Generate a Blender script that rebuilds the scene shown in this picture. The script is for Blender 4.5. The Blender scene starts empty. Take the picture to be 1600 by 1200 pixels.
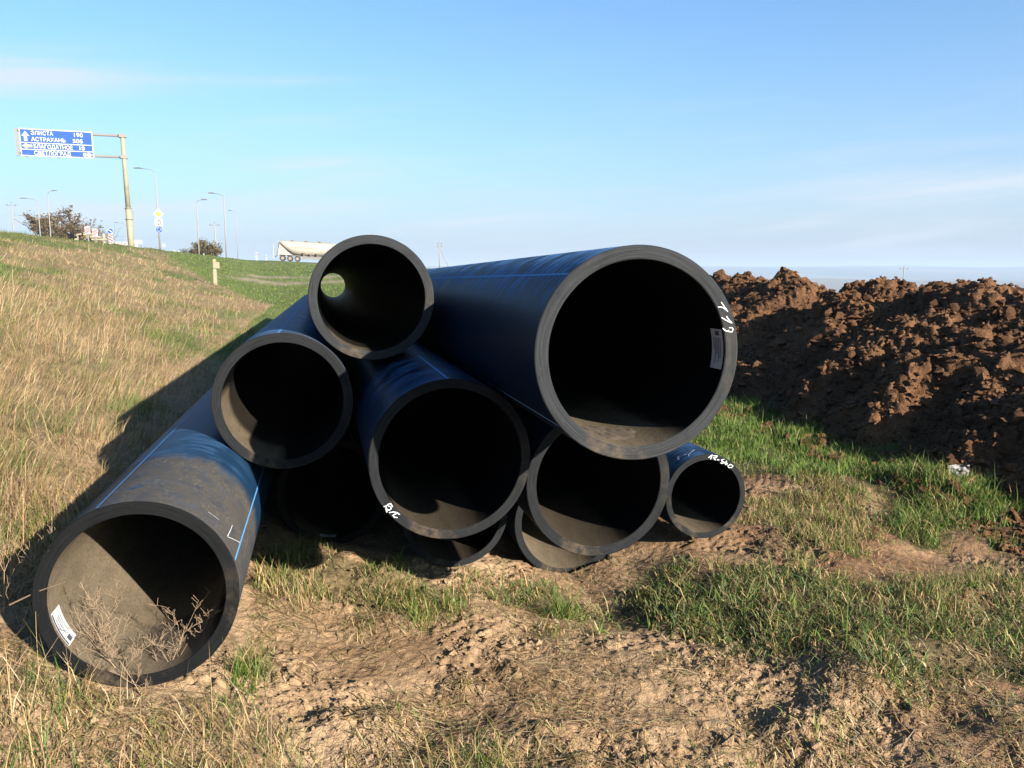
import bpy, bmesh, math, random
import numpy as np
from mathutils import Vector, Matrix

random.seed(7)
rng = np.random.default_rng(11)
PI = math.pi
R_ = math.radians
sc = bpy.context.scene

# ------------------------------------------------------------------ camera, sky, sun, exposure
EYE = Vector((0, 0, 1.5))
FPX, PITCH = 1290.0, math.atan(180 / 1290)          # focal length in photo pixels, downward pitch
cam_d = bpy.data.cameras.new('camera')
cam_d.sensor_width = 36
cam_d.lens = 36 * FPX / 1600
cam_d.clip_start, cam_d.clip_end = 0.05, 30000
cam = bpy.data.objects.new('camera', cam_d)
sc.collection.objects.link(cam)
cam.location = EYE
cam.rotation_euler = (PI / 2 - PITCH, 0, 0)
sc.camera = cam

SUN_AZ, SUN_EL = R_(137.2), R_(20.8)                # azimuth from +Y towards +X
S = Vector((math.sin(SUN_AZ) * math.cos(SUN_EL), math.cos(SUN_AZ) * math.cos(SUN_EL), math.sin(SUN_EL)))
sun_d = bpy.data.lights.new('sun', 'SUN')
sun_d.energy = 5.0
sun_d.angle = R_(0.53)
sun_d.color = (1.0, 0.915, 0.785)
sun = bpy.data.objects.new('sun', sun_d)
sc.collection.objects.link(sun)
sun.rotation_euler = S.to_track_quat('Z', 'Y').to_euler()
sun.location = S * 60

world = bpy.data.worlds.new('World')
sc.world = world
world.use_nodes = True
wn, wl = world.node_tree.nodes, world.node_tree.links
wn.clear()
w_out = wn.new('ShaderNodeOutputWorld')
w_bg = wn.new('ShaderNodeBackground')
w_bg.inputs['Strength'].default_value = 0.051
sky = wn.new('ShaderNodeTexSky')
sky.sky_type = 'NISHITA'
sky.sun_disc = False
sky.sun_elevation = SUN_EL
sky.sun_rotation = SUN_AZ
sky.altitude = 300
sky.air_density = 1.0
sky.dust_density = 1.6
sky.ozone_density = 2.2


def wmath(op, a, b=None, c=None):
    n = wn.new('ShaderNodeMath')
    n.operation = op
    for i, v in enumerate((a, b, c)):
        if v is None:
            continue
        if isinstance(v, (int, float)):
            n.inputs[i].default_value = v
        else:
            wl.new(v, n.inputs[i])
    return n.outputs[0]


w_tc = wn.new('ShaderNodeTexCoord')
w_sep = wn.new('ShaderNodeSeparateXYZ')
wl.new(w_tc.outputs['Generated'], w_sep.inputs[0])
az_ = wmath('ARCTAN2', w_sep.outputs[0], w_sep.outputs[1])
el_ = wmath('ARCSINE', w_sep.outputs[2])
w_comb = wn.new('ShaderNodeCombineXYZ')
wl.new(wmath('MULTIPLY', az_, 2.6), w_comb.inputs[0])
wl.new(wmath('ADD', wmath('MULTIPLY', el_, 26.0), wmath('MULTIPLY', az_, -2.2)), w_comb.inputs[1])
w_noise = wn.new('ShaderNodeTexNoise')
w_noise.inputs['Scale'].default_value = 1.35
w_noise.inputs['Detail'].default_value = 7
w_noise.inputs['Roughness'].default_value = 0.55
w_noise.inputs['Distortion'].default_value = 0.5
wl.new(w_comb.outputs[0], w_noise.inputs['Vector'])
fil = w_noise.outputs['Fac']


def smooth(v, lo, hi):
    n = wn.new('ShaderNodeMapRange')
    n.interpolation_type = 'SMOOTHSTEP'
    n.inputs['From Min'].default_value = lo
    n.inputs['From Max'].default_value = hi
    wl.new(v, n.inputs['Value'])
    return n.outputs[0]


# thin cirrus over the whole sky, denser low down, plus the wisps of the photograph
low = wmath('SUBTRACT', 1.0, smooth(el_, 0.0, 0.24))
cirrus = wmath('MULTIPLY', smooth(fil, 0.47, 0.74), wmath('MULTIPLY_ADD', low, 0.42, 0.03))
wisps = None
for (wa, we, sa, se, k) in ((-0.56, 0.190, 0.17, 0.022, 0.95), (-0.24, 0.206, 0.09, 0.006, 0.6), (-0.22, 0.115, 0.10, 0.010, 0.75), (-0.27, 0.165, 0.08, 0.007, 0.3),
                            (0.47, 0.079, 0.25, 0.021, 1.0), (-0.02, 0.059, 0.11, 0.009, 0.6), (-0.36, 0.066, 0.24, 0.016, 0.6)):
    tilt = wmath('MULTIPLY', wmath('SUBTRACT', az_, wa), 0.055)
    da = wmath('DIVIDE', wmath('SUBTRACT', az_, wa), sa)
    de = wmath('DIVIDE', wmath('SUBTRACT', wmath('SUBTRACT', el_, we), tilt), se)
    g = wmath('POWER', 2.718, wmath('MULTIPLY', wmath('ADD', wmath('MULTIPLY', da, da), wmath('MULTIPLY', de, de)), -1.0))
    g = wmath('MULTIPLY', g, k)
    wisps = g if wisps is None else wmath('ADD', wisps, g)
wisps = wmath('MULTIPLY', wisps, smooth(fil, 0.25, 0.66))
cl = wmath('MINIMUM', wmath('ADD', cirrus, wisps), 0.85)
w_mix = wn.new('ShaderNodeMix')
w_mix.data_type = 'RGBA'
w_mix.inputs[7].default_value = (3.85, 4.25, 4.75, 1)      # sunlit cirrus, in the sky node's units
wl.new(cl, w_mix.inputs[0])
w_tint = wn.new('ShaderNodeMix')                          # clear autumn air: a little bluer than the model
w_tint.data_type = 'RGBA'
w_tint.blend_type = 'MULTIPLY'
w_tint.inputs[0].default_value = 1.0
w_tint.inputs[7].default_value = (0.64, 0.975, 1.20, 1)
wl.new(sky.outputs[0], w_tint.inputs[6])
w_hz = wn.new('ShaderNodeMix')                            # pale ground haze, the same all round the horizon
w_hz.data_type = 'RGBA'
w_hz.inputs[7].default_value = (3.10, 3.42, 4.15, 1)
hz_e = wmath('POWER', 2.718, wmath('MULTIPLY', wmath('MAXIMUM', el_, 0.0), -7.5))
wl.new(wmath('MULTIPLY', hz_e, 0.95), w_hz.inputs[0])
wl.new(w_tint.outputs[2], w_hz.inputs[6])
wl.new(w_hz.outputs[2], w_mix.inputs[6])
wl.new(w_mix.outputs[2], w_bg.inputs['Color'])
wl.new(w_bg.outputs[0], w_out.inputs['Surface'])

sc.view_settings.view_transform = 'Standard'
sc.view_settings.look = 'None'
sc.view_settings.exposure = 2.0
sc.view_settings.gamma = 1.0
sc.view_settings.use_curve_mapping = False
sc.render.engine = 'CYCLES'
sc.cycles.use_denoising = True
sc.cycles.max_bounces = 8
sc.cycles.diffuse_bounces = 3
sc.cycles.glossy_bounces = 4
sc.cycles.transparent_max_bounces = 8
sc.cycles.volume_bounces = 0

# ------------------------------------------------------------------ helpers: places
cF = Vector((0, math.cos(PITCH), -math.sin(PITCH)))
cU = Vector((0, math.sin(PITCH), math.cos(PITCH)))


def ray(px, py):
    return Vector((1, 0, 0)) * ((px - 800) / FPX) + cF + cU * ((600 - py) / FPX)


def at(px, py, Y):
    d = ray(px, py)
    return EYE + d * (Y / d.y)


# pipe axis direction and its frame
AX = ray(503, 440).normalized()
RT = AX.cross(Vector((0, 0, 1))).normalized()
UP = RT.cross(AX)
ux, uy = AX.x / math.hypot(AX.x, AX.y), AX.y / math.hypot(AX.x, AX.y)      # along, horizontal
rx, ry = uy, -ux                                                            # to the right, horizontal


def sq(x, y):
    return x * ux + y * uy, x * rx + y * ry


def xy(s, q):
    return s * ux + q * rx, s * uy + q * ry


# ------------------------------------------------------------------ helpers: noise
def _hash(ix, iy, seed):
    h = (ix.astype(np.int64) * 374761393 + iy.astype(np.int64) * 668265263 + seed * 974711) & 0xFFFFFFFF
    h = ((h ^ (h >> 13)) * 1274126177) & 0xFFFFFFFF
    return (h ^ (h >> 16)) & 0xFFFFFFFF


def pn(x, y, seed=0):
    x = np.asarray(x, float)
    y = np.asarray(y, float)
    xi, yi = np.floor(x), np.floor(y)
    fx, fy = x - xi, y - yi
    sx, sy = fx * fx * fx * (fx * (fx * 6 - 15) + 10), fy * fy * fy * (fy * (fy * 6 - 15) + 10)

    def g(a, b):
        ang = _hash(xi + a, yi + b, seed) * (2 * PI / 4294967296.0)
        return np.cos(ang) * (fx - a) + np.sin(ang) * (fy - b)
    n0 = g(0, 0) * (1 - sx) + g(1, 0) * sx
    n1 = g(0, 1) * (1 - sx) + g(1, 1) * sx
    return (n0 * (1 - sy) + n1 * sy) * 1.5


def fbm(x, y, octv=4, seed=0, gain=0.5):
    t, a, f = 0, 1.0, 1.0
    for i in range(octv):
        t = t + a * pn(x * f, y * f, seed + i * 17)
        a *= gain
        f *= 2.03
    return t


def worley(x, y, seed=0):
    xi, yi = np.floor(x), np.floor(y)
    best = np.full(np.shape(x), 9.0)
    rnd = np.zeros(np.shape(x))
    for a in (-1, 0, 1):
        for b in (-1, 0, 1):
            h = _hash(xi + a, yi + b, seed)
            cx_ = xi + a + (h & 0xFFFF) / 65536.0
            cy_ = yi + b + ((h >> 16) & 0xFFFF) / 65536.0
            d = np.hypot(x - cx_, y - cy_)
            m = d < best
            best = np.where(m, d, best)
            rnd = np.where(m, ((h * 2654435761) & 0xFFFF) / 65536.0, rnd)
    return best, rnd


def lumps(x, y, seed=0, r=0.62):
    d, k = worley(x, y, seed)
    return np.sqrt(np.clip(1 - (d / r) ** 2, 0, 1)) * (0.25 + 0.75 * k)


def clod_steps(x, y, seed=0):
    """flat-topped pieces at uneven heights with open joints"""
    d, k = worley(x, y, seed)
    return (k - 0.35) * (1 - 0.45 * np.clip(d / 0.75, 0, 1) ** 3)


def sstep(v, lo, hi):
    t = np.clip((np.asarray(v, float) - lo) / (hi - lo), 0, 1)
    return t * t * (3 - 2 * t)


def gpoly(pts, z=0.0):
    out = []
    for px, py in pts:
        d = ray(px, py)
        k = (z - EYE.z) / d.z
        out.append((d.x * k, d.y * k))
    return np.array(out)


def inside(poly, x, y):
    c = np.zeros(np.shape(x), bool)
    n = len(poly)
    for i in range(n):
        x0, y0 = poly[i]
        x1, y1 = poly[(i + 1) % n]
        if y0 == y1:
            continue
        hit = ((y0 > y) != (y1 > y)) & (x < (x1 - x0) * (y - y0) / (y1 - y0) + x0)
        c ^= hit
    return c


def wob(x, y, amp=0.12, f=3.0, seed=300):
    return x + amp * fbm(x * f, y * f, 3, seed), y + amp * fbm(x * f + 31, y * f + 7, 3, seed + 5)


# ------------------------------------------------------------------ helpers: meshes and materials
COL = sc.collection


def tag(o, label=None, cat=None, group=None, kind=None):
    for k, v in (('label', label), ('category', cat), ('group', group), ('kind', kind)):
        if v:
            o[k] = v
    return o


def mesh_np(name, v, f, mats=(), col=None, smooth_=True, midx=None):
    """v (N,3), f list of arrays (M,k) -> mesh"""
    me = bpy.data.meshes.new(name)
    if isinstance(f, np.ndarray):
        f = [f]
    nl = sum(a.size for a in f)
    npoly = sum(len(a) for a in f)
    me.vertices.add(len(v))
    me.vertices.foreach_set('co', np.ascontiguousarray(v, dtype=np.float32).ravel())
    me.loops.add(nl)
    me.loops.foreach_set('vertex_index', np.concatenate([a.ravel() for a in f]).astype(np.int32))
    me.polygons.add(npoly)
    tot = np.concatenate([np.full(len(a), a.shape[1]) for a in f])
    me.polygons.foreach_set('loop_start', np.concatenate([[0], np.cumsum(tot)[:-1]]).astype(np.int32))
    me.polygons.foreach_set('loop_total', tot.astype(np.int32))
    me.polygons.foreach_set('use_smooth', np.full(npoly, smooth_))
    if midx is not None:
        me.polygons.foreach_set('material_index', np.asarray(midx, np.int32))
    for m in mats:
        me.materials.append(m)
    if col is not None:
        a = me.attributes.new('Col', 'FLOAT_COLOR', 'POINT')
        c4 = np.ones((len(v), 4), np.float32)
        c4[:, :3] = col
        a.data.foreach_set('color', c4.ravel())
    me.update(calc_edges=True)
    return me


def link(name, me, parent=None, loc=None):
    o = bpy.data.objects.new(name, me)
    COL.objects.link(o)
    if parent:
        o.parent = parent
    if loc is not None:
        o.location = loc
    return o


def empty(name, loc=(0, 0, 0), rz=0.0):
    o = link(name, None, loc=loc)
    o.rotation_euler = (0, 0, rz)
    return o


ALB = 0.5            # the photograph is exposed two stops up: base colours are real-world values


def dk(c, k=None):
    return tuple(a * (ALB if k is None else k) for a in c[:3])


class MB:
    def __init__(self):
        self.v, self.f = [], []

    def add(self, vs, fs):
        n = len(self.v)
        self.v += [tuple(a) for a in vs]
        self.f += [tuple(i + n for i in a) for a in fs]
        return self

    def box(self, c, d, rot=None):
        hx, hy, hz = d[0] / 2, d[1] / 2, d[2] / 2
        vs = [Vector((x, y, z)) for z in (-hz, hz) for y in (-hy, hy) for x in (-hx, hx)]
        if rot is not None:
            vs = [rot @ p for p in vs]
        c = Vector(c)
        return self.add([p + c for p in vs], [(0, 2, 3, 1), (4, 5, 7, 6), (0, 1, 5, 4), (2, 6, 7, 3), (0, 4, 6, 2), (1, 3, 7, 5)])

    def tube(self, pts, rad, n=8, cap=True):
        pts = [Vector(p) for p in pts]
        if not hasattr(rad, '__len__'):
            rad = [rad] * len(pts)
        rings = []
        ref = None
        for i, p in enumerate(pts):
            t = (pts[min(i + 1, len(pts) - 1)] - pts[max(i - 1, 0)]).normalized()
            if ref is None:
                ref = Vector((0, 0, 1)) if abs(t.z) < 0.9 else Vector((1, 0, 0))
            a = t.cross(ref).normalized()
            ref = a.cross(t).normalized()
            rings.append([p + (a * math.cos(2 * PI * k / n) + ref * math.sin(2 * PI * k / n)) * rad[i] for k in range(n)])
        vs = [q for r in rings for q in r]
        fs = []
        for i in range(len(rings) - 1):
            for k in range(n):
                k2 = (k + 1) % n
                fs.append((i * n + k, i * n + k2, (i + 1) * n + k2, (i + 1) * n + k))
        if cap:
            fs.append(tuple(range(n - 1, -1, -1)))
            fs.append(tuple((len(rings) - 1) * n + k for k in range(n)))
        return self.add(vs, fs)

    def prism(self, outline, y0, y1):
        """outline in (x, z), extruded along y"""
        n = len(outline)
        vs = [(x, y0, z) for x, z in outline] + [(x, y1, z) for x, z in outline]
        fs = [tuple(range(n)), tuple(range(2 * n - 1, n - 1, -1))]
        fs += [(i, i + n, (i + 1) % n + n, (i + 1) % n) for i in range(n)]
        return self.add(vs, fs)

    def mesh(self, name, mat, smooth_=False):
        me = bpy.data.meshes.new(name)
        me.from_pydata([tuple(p) for p in self.v], [], self.f)
        me.materials.append(mat)
        if smooth_:
            me.polygons.foreach_set('use_smooth', [True] * len(me.polygons))
        bm = bmesh.new()
        bm.from_mesh(me)
        bmesh.ops.recalc_face_normals(bm, faces=bm.faces)
        bm.to_mesh(me)
        bm.free()
        return me

    def build(self, name, mat, parent=None, loc=None, smooth_=False):
        return link(name, self.mesh(name, mat, smooth_), parent, loc)


class NT:
    """small node-tree helper"""

    def __init__(self, name):
        self.m = bpy.data.materials.new(name)
        self.m.use_nodes = True
        self.t = self.m.node_tree
        self.b = self.t.nodes['Principled BSDF']
        self.out = self.t.nodes['Material Output']

    def n(self, typ, **kw):
        nd = self.t.nodes.new(typ)
        for k, v in kw.items():
            if hasattr(nd, k):
                setattr(nd, k, v)
        return nd

    def set(self, sock, v):
        if isinstance(v, bpy.types.NodeSocket):
            self.t.links.new(v, sock)
        else:
            sock.default_value = v

    def math(self, op, a, b=None, c=None, clamp=False):
        nd = self.n('ShaderNodeMath', operation=op, use_clamp=clamp)
        for i, v in enumerate((a, b, c)):
            if v is not None:
                self.set(nd.inputs[i], v)
        return nd.outputs[0]

    def mix(self, f, a, b, blend='MIX'):
        nd = self.n('ShaderNodeMix', data_type='RGBA', blend_type=blend)
        self.set(nd.inputs[0], f)
        for i, v in ((6, a), (7, b)):
            self.set(nd.inputs[i], v if isinstance(v, bpy.types.NodeSocket) else (*v[:3], 1))
        return nd.outputs[2]

    def noise(self, vec, scale, detail=4, rough=0.55, dist=0.0):
        nd = self.n('ShaderNodeTexNoise')
        if vec is not None:
            self.set(nd.inputs['Vector'], vec)
        nd.inputs['Scale'].default_value = scale
        nd.inputs['Detail'].default_value = detail
        nd.inputs['Roughness'].default_value = rough
        nd.inputs['Distortion'].default_value = dist
        return nd.outputs['Fac']

    def ramp(self, v, lo, hi, a=0.0, b=1.0):
        nd = self.n('ShaderNodeMapRange', interpolation_type='SMOOTHSTEP')
        self.set(nd.inputs['Value'], v)
        for i, k in ((1, lo), (2, hi), (3, a), (4, b)):
            nd.inputs[i].default_value = k
        return nd.outputs[0]

    def mapping(self, vec, scale=(1, 1, 1)):
        nd = self.n('ShaderNodeMapping')
        self.set(nd.inputs['Vector'], vec)
        nd.inputs['Scale'].default_value = scale
        return nd.outputs[0]

    def coord(self, k='Object'):
        return self.n('ShaderNodeTexCoord').outputs[k]

    def attr(self, name='Col'):
        return self.n('ShaderNodeAttribute', attribute_name=name).outputs['Color']

    def bump(self, h, strength=0.4, dist=0.01):
        nd = self.n('ShaderNodeBump')
        nd.inputs['Strength'].default_value = strength
        nd.inputs['Distance'].default_value = dist
        self.set(nd.inputs['Height'], h)
        self.t.links.new(nd.outputs[0], self.b.inputs['Normal'])

    def matte(self, share):
        """lay a share of plain diffuse over the coat, for worn and dusty plastic"""
        d = self.n('ShaderNodeBsdfDiffuse')
        src = self.b.inputs['Base Color']
        if src.links:
            self.t.links.new(src.links[0].from_socket, d.inputs['Color'])
        else:
            d.inputs['Color'].default_value = src.default_value
        mx = self.n('ShaderNodeMixShader')
        self.set(mx.inputs[0], share)
        self.t.links.new(self.b.outputs[0], mx.inputs[1])
        self.t.links.new(d.outputs[0], mx.inputs[2])
        self.t.links.new(mx.outputs[0], self.out.inputs['Surface'])
        return self.m

    def fin(self, col=None, rough=None, spec=None, metal=None):
        if col is not None:
            self.set(self.b.inputs['Base Color'], col if isinstance(col, bpy.types.NodeSocket) else (*col[:3], 1))
        if rough is not None:
            self.set(self.b.inputs['Roughness'], rough)
        if spec is not None:
            self.set(self.b.inputs['Specular IOR Level'], spec)
        if metal is not None:
            self.set(self.b.inputs['Metallic'], metal)
        return self.m


def paint(name, col, rough=0.55, dirt=0.25, scale=6.0, dirtcol=(0.18, 0.14, 0.10), metal=0.0):
    t = NT(name)
    c = t.coord('Object')
    n1 = t.ramp(t.noise(c, scale, 5, 0.65), 0.42, 0.72)
    base = t.mix(t.math('MULTIPLY', n1, dirt), dk(col), dk(dirtcol))
    t.fin(base, rough, 0.4, metal)
    return t.matte(0.75) if rough < 0.7 else t.m


# ------------------------------------------------------------------ pipes: where they lie (used by the ground too)
PIPES = {   # front-end centre relative to the eye, outer radius, wall share of the radius, length
    'A': ((-1.218, 2.569, -1.055), 0.315, 0.140, 13.0),
    'B': ((-1.049, 3.739, -0.603), 0.315, 0.140, 13.0),
    'C': ((-0.995, 4.451, -1.230), 0.300, 0.130, 13.0),
    'D': ((-0.652, 3.862, -0.134), 0.290, 0.145, 14.0),
    'E': ((-0.227, 3.011, -0.706), 0.305, 0.118, 13.0),
    'F': ((0.371, 2.397, -0.246), 0.315, 0.130, 13.0),
    'G': ((0.349, 3.203, -0.846), 0.300, 0.135, 13.0),
    'H': ((-0.297, 4.174, -1.273), 0.280, 0.130, 13.0),
    'I': ((0.319, 4.517, -1.418), 0.312, 0.130, 13.0),
    'J': ((1.081, 4.468, -1.256), 0.240, 0.140, 13.0),
}
PC = {k: Vector(v[0]) + EYE for k, v in PIPES.items()}

# ------------------------------------------------------------------ the ground
Q0 = np.array([-60, -30, -11.8, -11.0, -6.0, -2.2, -1.3, -0.95, -0.3, 0.2, 0.65, 1.0, 1.31, 1.65, 1.9, 2.4, 3.0, 60])
Z0 = np.array([2.9, 2.9, 2.9, 2.78, 1.50, 0.52, 0.30, 0.16, 0.05, -0.04, -0.075, -0.15, -0.215, -0.15, -0.06, -0.02, 0.0, 0.0])
PITS = [(700, 1100, .11, .05), (650, 1150, .07, .05), (855, 1105, .06, .04), (1030, 1078, .08, .04), (1212, 1072, .12, .07),
        (1205, 1150, .09, .07), (1420, 1085, .17, .05), (525, 965, .10, .03), (668, 965, .07, .05), (1225, 815, .08, .06),
        (1480, 1110, .10, .05), (580, 1090, .07, .03), (930, 1150, .09, .04), (1320, 1190, .08, .06), (1520, 880, .25, .05),
        (1405, 780, .15, .07), (1560, 820, .2, .08), (760, 1035, .05, .025), (1100, 1130, .06, .04), (480, 1120, .08, .04)]
PITW = [(gpoly([(a, b)])[0], c, d) for a, b, c, d in PITS]
BUMPS = [(1455, 770, .30, .13), (1250, 1110, .13, .05), (1130, 1150, .12, .04), (600, 900, .12, .05), (545, 880, .1, .05), (1350, 1060, .12, .05),
         (560, 1130, .15, .03), (60, 1010, .12, .05), (1300, 760, .3, .05)]
BUMPW = [(gpoly([(a, b)])[0], c, d) for a, b, c, d in BUMPS]


def H0(x, y):
    """large form of the land"""
    s, q = sq(x, y)
    bank = np.interp(q, Q0, Z0)
    bank = np.where(bank < 0, bank * (0.40 + 0.60 * sstep(s, 2.9, 4.0)), bank)
    field = np.interp(s, [0, 10, 20, 146], [-3.0, -1.0, 0.12, 2.9])
    field = field - 0.05 * np.clip(q + 8, 0, 400) * sstep(s, 60, 150)
    k = 0.12
    d = np.clip((field - bank) / k, -60, 60)
    z = bank + k * np.log1p(np.exp(d))
    q0 = 9 + 0.12 * np.clip(s, 0, 500)
    z = z - 0.22 * np.clip(q - q0, 0, 400) - 0.16 * np.clip(s - 260, 0, 600)
    return np.maximum(z, -62)


def grassy(x, y):
    wx, wy = wob(x, y, 0.10, 4.0, 40)
    m = np.zeros(np.shape(x))
    for p in GREEN:
        m = np.maximum(m, inside(p, wx, wy) * 1.0)
    return m


BAND = gpoly([(770, 890), (850, 878), (960, 905), (1080, 885), (1200, 885), (1300, 905), (1420, 950), (1640, 965), (1640, 1075), (1450, 1055), (1300, 1010), (1180, 985), (1060, 965), (960, 945), (850, 930)])
LUSH = gpoly([(1040, 720), (1095, 640), (1150, 600), (1230, 615), (1340, 660), (1460, 730), (1640, 790), (1640, 830), (1500, 800), (1440, 800), (1380, 770), (1290, 770), (1190, 745), (1120, 735)])
MOUND = gpoly([(1395, 770), (1460, 735), (1560, 770), (1510, 830), (1430, 850), (1390, 815)])
PATCH1 = gpoly([(390, 900), (470, 860), (540, 880), (640, 890), (760, 900), (700, 960), (560, 950), (470, 930), (400, 950)])
PATCH2 = gpoly([(1180, 770), (1300, 760), (1380, 810), (1330, 870), (1240, 850), (1170, 810)])
PATCH3 = gpoly([(1290, 900), (1420, 870), (1640, 900), (1640, 970), (1420, 950)])
GREEN = [BAND, LUSH, MOUND, PATCH1, PATCH2]


def H(x, y):
    x = np.asarray(x, float)
    y = np.asarray(y, float)
    z = H0(x, y)
    s, q = sq(x, y)
    near = 1 - sstep(y, 9, 22)
    wild = sstep(q, -1.5, -2.6)                       # the grassy bank: softer than the trodden dirt
    rough = near * (1 - 0.55 * wild)
    big = fbm(x * 1.1, y * 1.1, 3, 1)
    z = z + 0.045 * big * (0.35 + 0.65 * rough)
    mid = fbm(x * 5.5 + 3, y * 5.5, 3, 2)
    trod = sstep(fbm(x * 1.7 + 9, y * 1.7, 3, 9), -0.25, 0.35)
    z = z + rough * 0.006 * mid * (0.4 + trod)
    rid = 1 - np.abs(fbm(x * 9 + 50, y * 9, 3, 5))
    z = z + rough * 0.007 * (rid - 0.6) * (0.2 + trod)
    fine = fbm(x * 26, y * 26, 3, 3)
    z = z + rough * 0.0075 * fine * (0.6 + 0.8 * trod)
    wx, wy = x + 0.02 * pn(x * 20, y * 20, 31), y + 0.02 * pn(x * 20 + 5, y * 20, 32)
    z = z + rough * (0.2 + trod) * (clod_steps(wx * 8, wy * 8, 33) * 0.016 * np.clip(0.5 + mid, 0, 1.6) + clod_steps(wx * 21, wy * 21, 34) * 0.0085 * np.clip(0.7 + fine, 0, 2))
    z = z + (1 - near) * 0.10 * fbm(x * 0.4, y * 0.4, 3, 6) * (1 - sstep(y, 60, 160))
    z = z + wild * near * 0.05 * fbm(x * 2.2, y * 2.2, 3, 8)
    for (c, r, d) in PITW:
        e = ((x - c[0]) ** 2 + (y - c[1]) ** 2) / (r * r)
        z = z - 0.62 * d * np.exp(-np.minimum(e * (1 + 0.5 * big), 40) * 0.9)
    for (c, r, d) in BUMPW:
        e = ((x - c[0]) ** 2 + (y - c[1]) ** 2) / (r * r)
        z = z + d * np.exp(-np.minimum(e, 40))
    # every pipe on the ground has pressed its own bed
    for k in 'ACHIJ':
        c, r = PC[k], PIPES[k][1]
        sc_, qc = sq(c.x, c.y)
        dq = q - qc
        cz = c.z + (s - sc_) * AX.z
        bed = cz - np.sqrt(np.clip((r + 0.012) ** 2 - dq * dq, 0, None)) - 0.004
        wide = r + 0.09
        wall = cz - r + (np.clip(np.abs(dq) - 0.55 * r, 0, None)) * 0.9
        lim = np.where(np.abs(dq) < r, np.minimum(bed, wall + 0.03), wall + 0.03)
        on = (s > sc_ - 0.05) & (s < sc_ + 13.2) & (np.abs(dq) < wide)
        z = np.where(on, np.minimum(z, lim), z)
        ap = np.exp(-((s - sc_ + 0.05) / 0.12) ** 2) * (s <= sc_ - 0.05) * (np.abs(dq) < wide) if k in 'A' else 0
        z = z * (1 - ap) + np.minimum(z, lim) * ap
    return z


def Hs(x, y):
    return float(H(np.array([x]), np.array([y]))[0])


def field_q(s):
    return np.interp(s, [18, 25, 33, 50, 70], [-0.8, -1.5, -4.4, -8.6, -12])


def ground_colour(x, y):
    s, q = sq(x, y)
    n1 = fbm(x * 0.9, y * 0.9, 4, 60)
    n2 = fbm(x * 6, y * 6, 4, 61)
    n3 = fbm(x * 2.3, y * 2.3, 3, 63)
    pale = np.array([0.60, 0.410, 0.245])
    brown = np.array([0.40, 0.250, 0.138])
    red = np.array([0.275, 0.143, 0.072])
    t = np.clip(0.35 + 0.75 * n1 + 0.35 * n2, 0, 1)[..., None]
    c = pale * (1 - t) + brown * t
    k = (sstep(q, 1.0, 2.6) * 0.9 * (1 - sstep(s, 14, 22)))[..., None] * np.clip(0.75 + 0.6 * n3, 0, 1)[..., None]
    c = c * (1 - k) + red * k
    g = grassy(x, y)[..., None] * 0.6
    c = c * (1 - g) + np.array([0.10, 0.105, 0.040]) * g
    # bank: dry thatch with green runs
    bank = sstep(q + 0.45 * (1 - sstep(s, 2.7, 3.6)), -1.25, -1.9)[..., None]
    gr = sstep(fbm(x * 0.45 + 4, y * 0.30, 4, 70) + 0.75 * sstep(q, -8.0, -11.0) - 0.18 * sstep(y, 2, 9), 0.05, 0.45)[..., None]
    thatch = np.array([0.33, 0.235, 0.125]) * (1 + 0.25 * n2[..., None])
    green = np.array([0.155, 0.175, 0.052]) * (1 + 0.2 * n2[..., None])
    bc = thatch * (1 - gr) + green * gr
    c = c * (1 - bank) + bc * bank
    # open field beyond: short green growth with bare wheel tracks
    fq = field_q(s) + 0.8 * pn(s * 0.25, q * 0.25, 80)
    fld = np.maximum(sstep(q - fq, -0.3, 0.9) * sstep(s, 15, 20), sstep(s, 66, 80))[..., None]
    fld = np.maximum(fld, (sstep(s, 9, 13) * (q > -1.5))[..., None])
    fc = np.array([0.150, 0.190, 0.045]) * (1 + 0.30 * fbm(x * 0.35, y * 0.35, 4, 81)[..., None] + 0.15 * n2[..., None])
    c = c * (1 - fld) + fc * fld
    tr = 0
    for off, ph in ((0, 0), (2.1, 0.3)):
        sc_ = 47 + off * 3.4 + 7.0 * np.sin(q * 0.11 + ph) + 1.3 * pn(q * 0.3, q * 0 + off, 84) + 0.25 * (q + 6)
        tr = np.maximum(tr, np.exp(-((s - sc_) / 2.3) ** 2) * sstep(q, -5.6, -3.6))
    tr = (np.clip(tr * (1.0 + 0.6 * n3), 0, 1) * 0.9)[..., None]
    c = c * (1 - tr) + np.array([0.44, 0.35, 0.24]) * tr
    return np.clip(c * ALB, 0.004, 0.9)


rows = np.concatenate([np.geomspace(0.55, 1.88, 40), np.geomspace(1.9, 5.5, 400), np.geomspace(5.53, 16, 120), np.geomspace(16.3, 900, 110)])
tc = np.concatenate([np.linspace(-2.6, -0.86, 40)[:-1], np.linspace(-0.86, 0.86, 760), np.linspace(0.86, 2.6, 40)[1:]])
gx = tc[None, :] * (rows[:, None] + 0.9 * np.exp(-rows[:, None] / 2.0))
gy = np.repeat(rows[:, None], len(tc), 1)
gz = H(gx, gy)
nr, nc = gx.shape
gi = np.arange(nr * nc).reshape(nr, nc)
gf = np.stack([gi[:-1, :-1], gi[:-1, 1:], gi[1:, 1:], gi[1:, :-1]], -1).reshape(-1, 4)
gv = np.stack([gx, gy, gz], -1).reshape(-1, 3)

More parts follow.
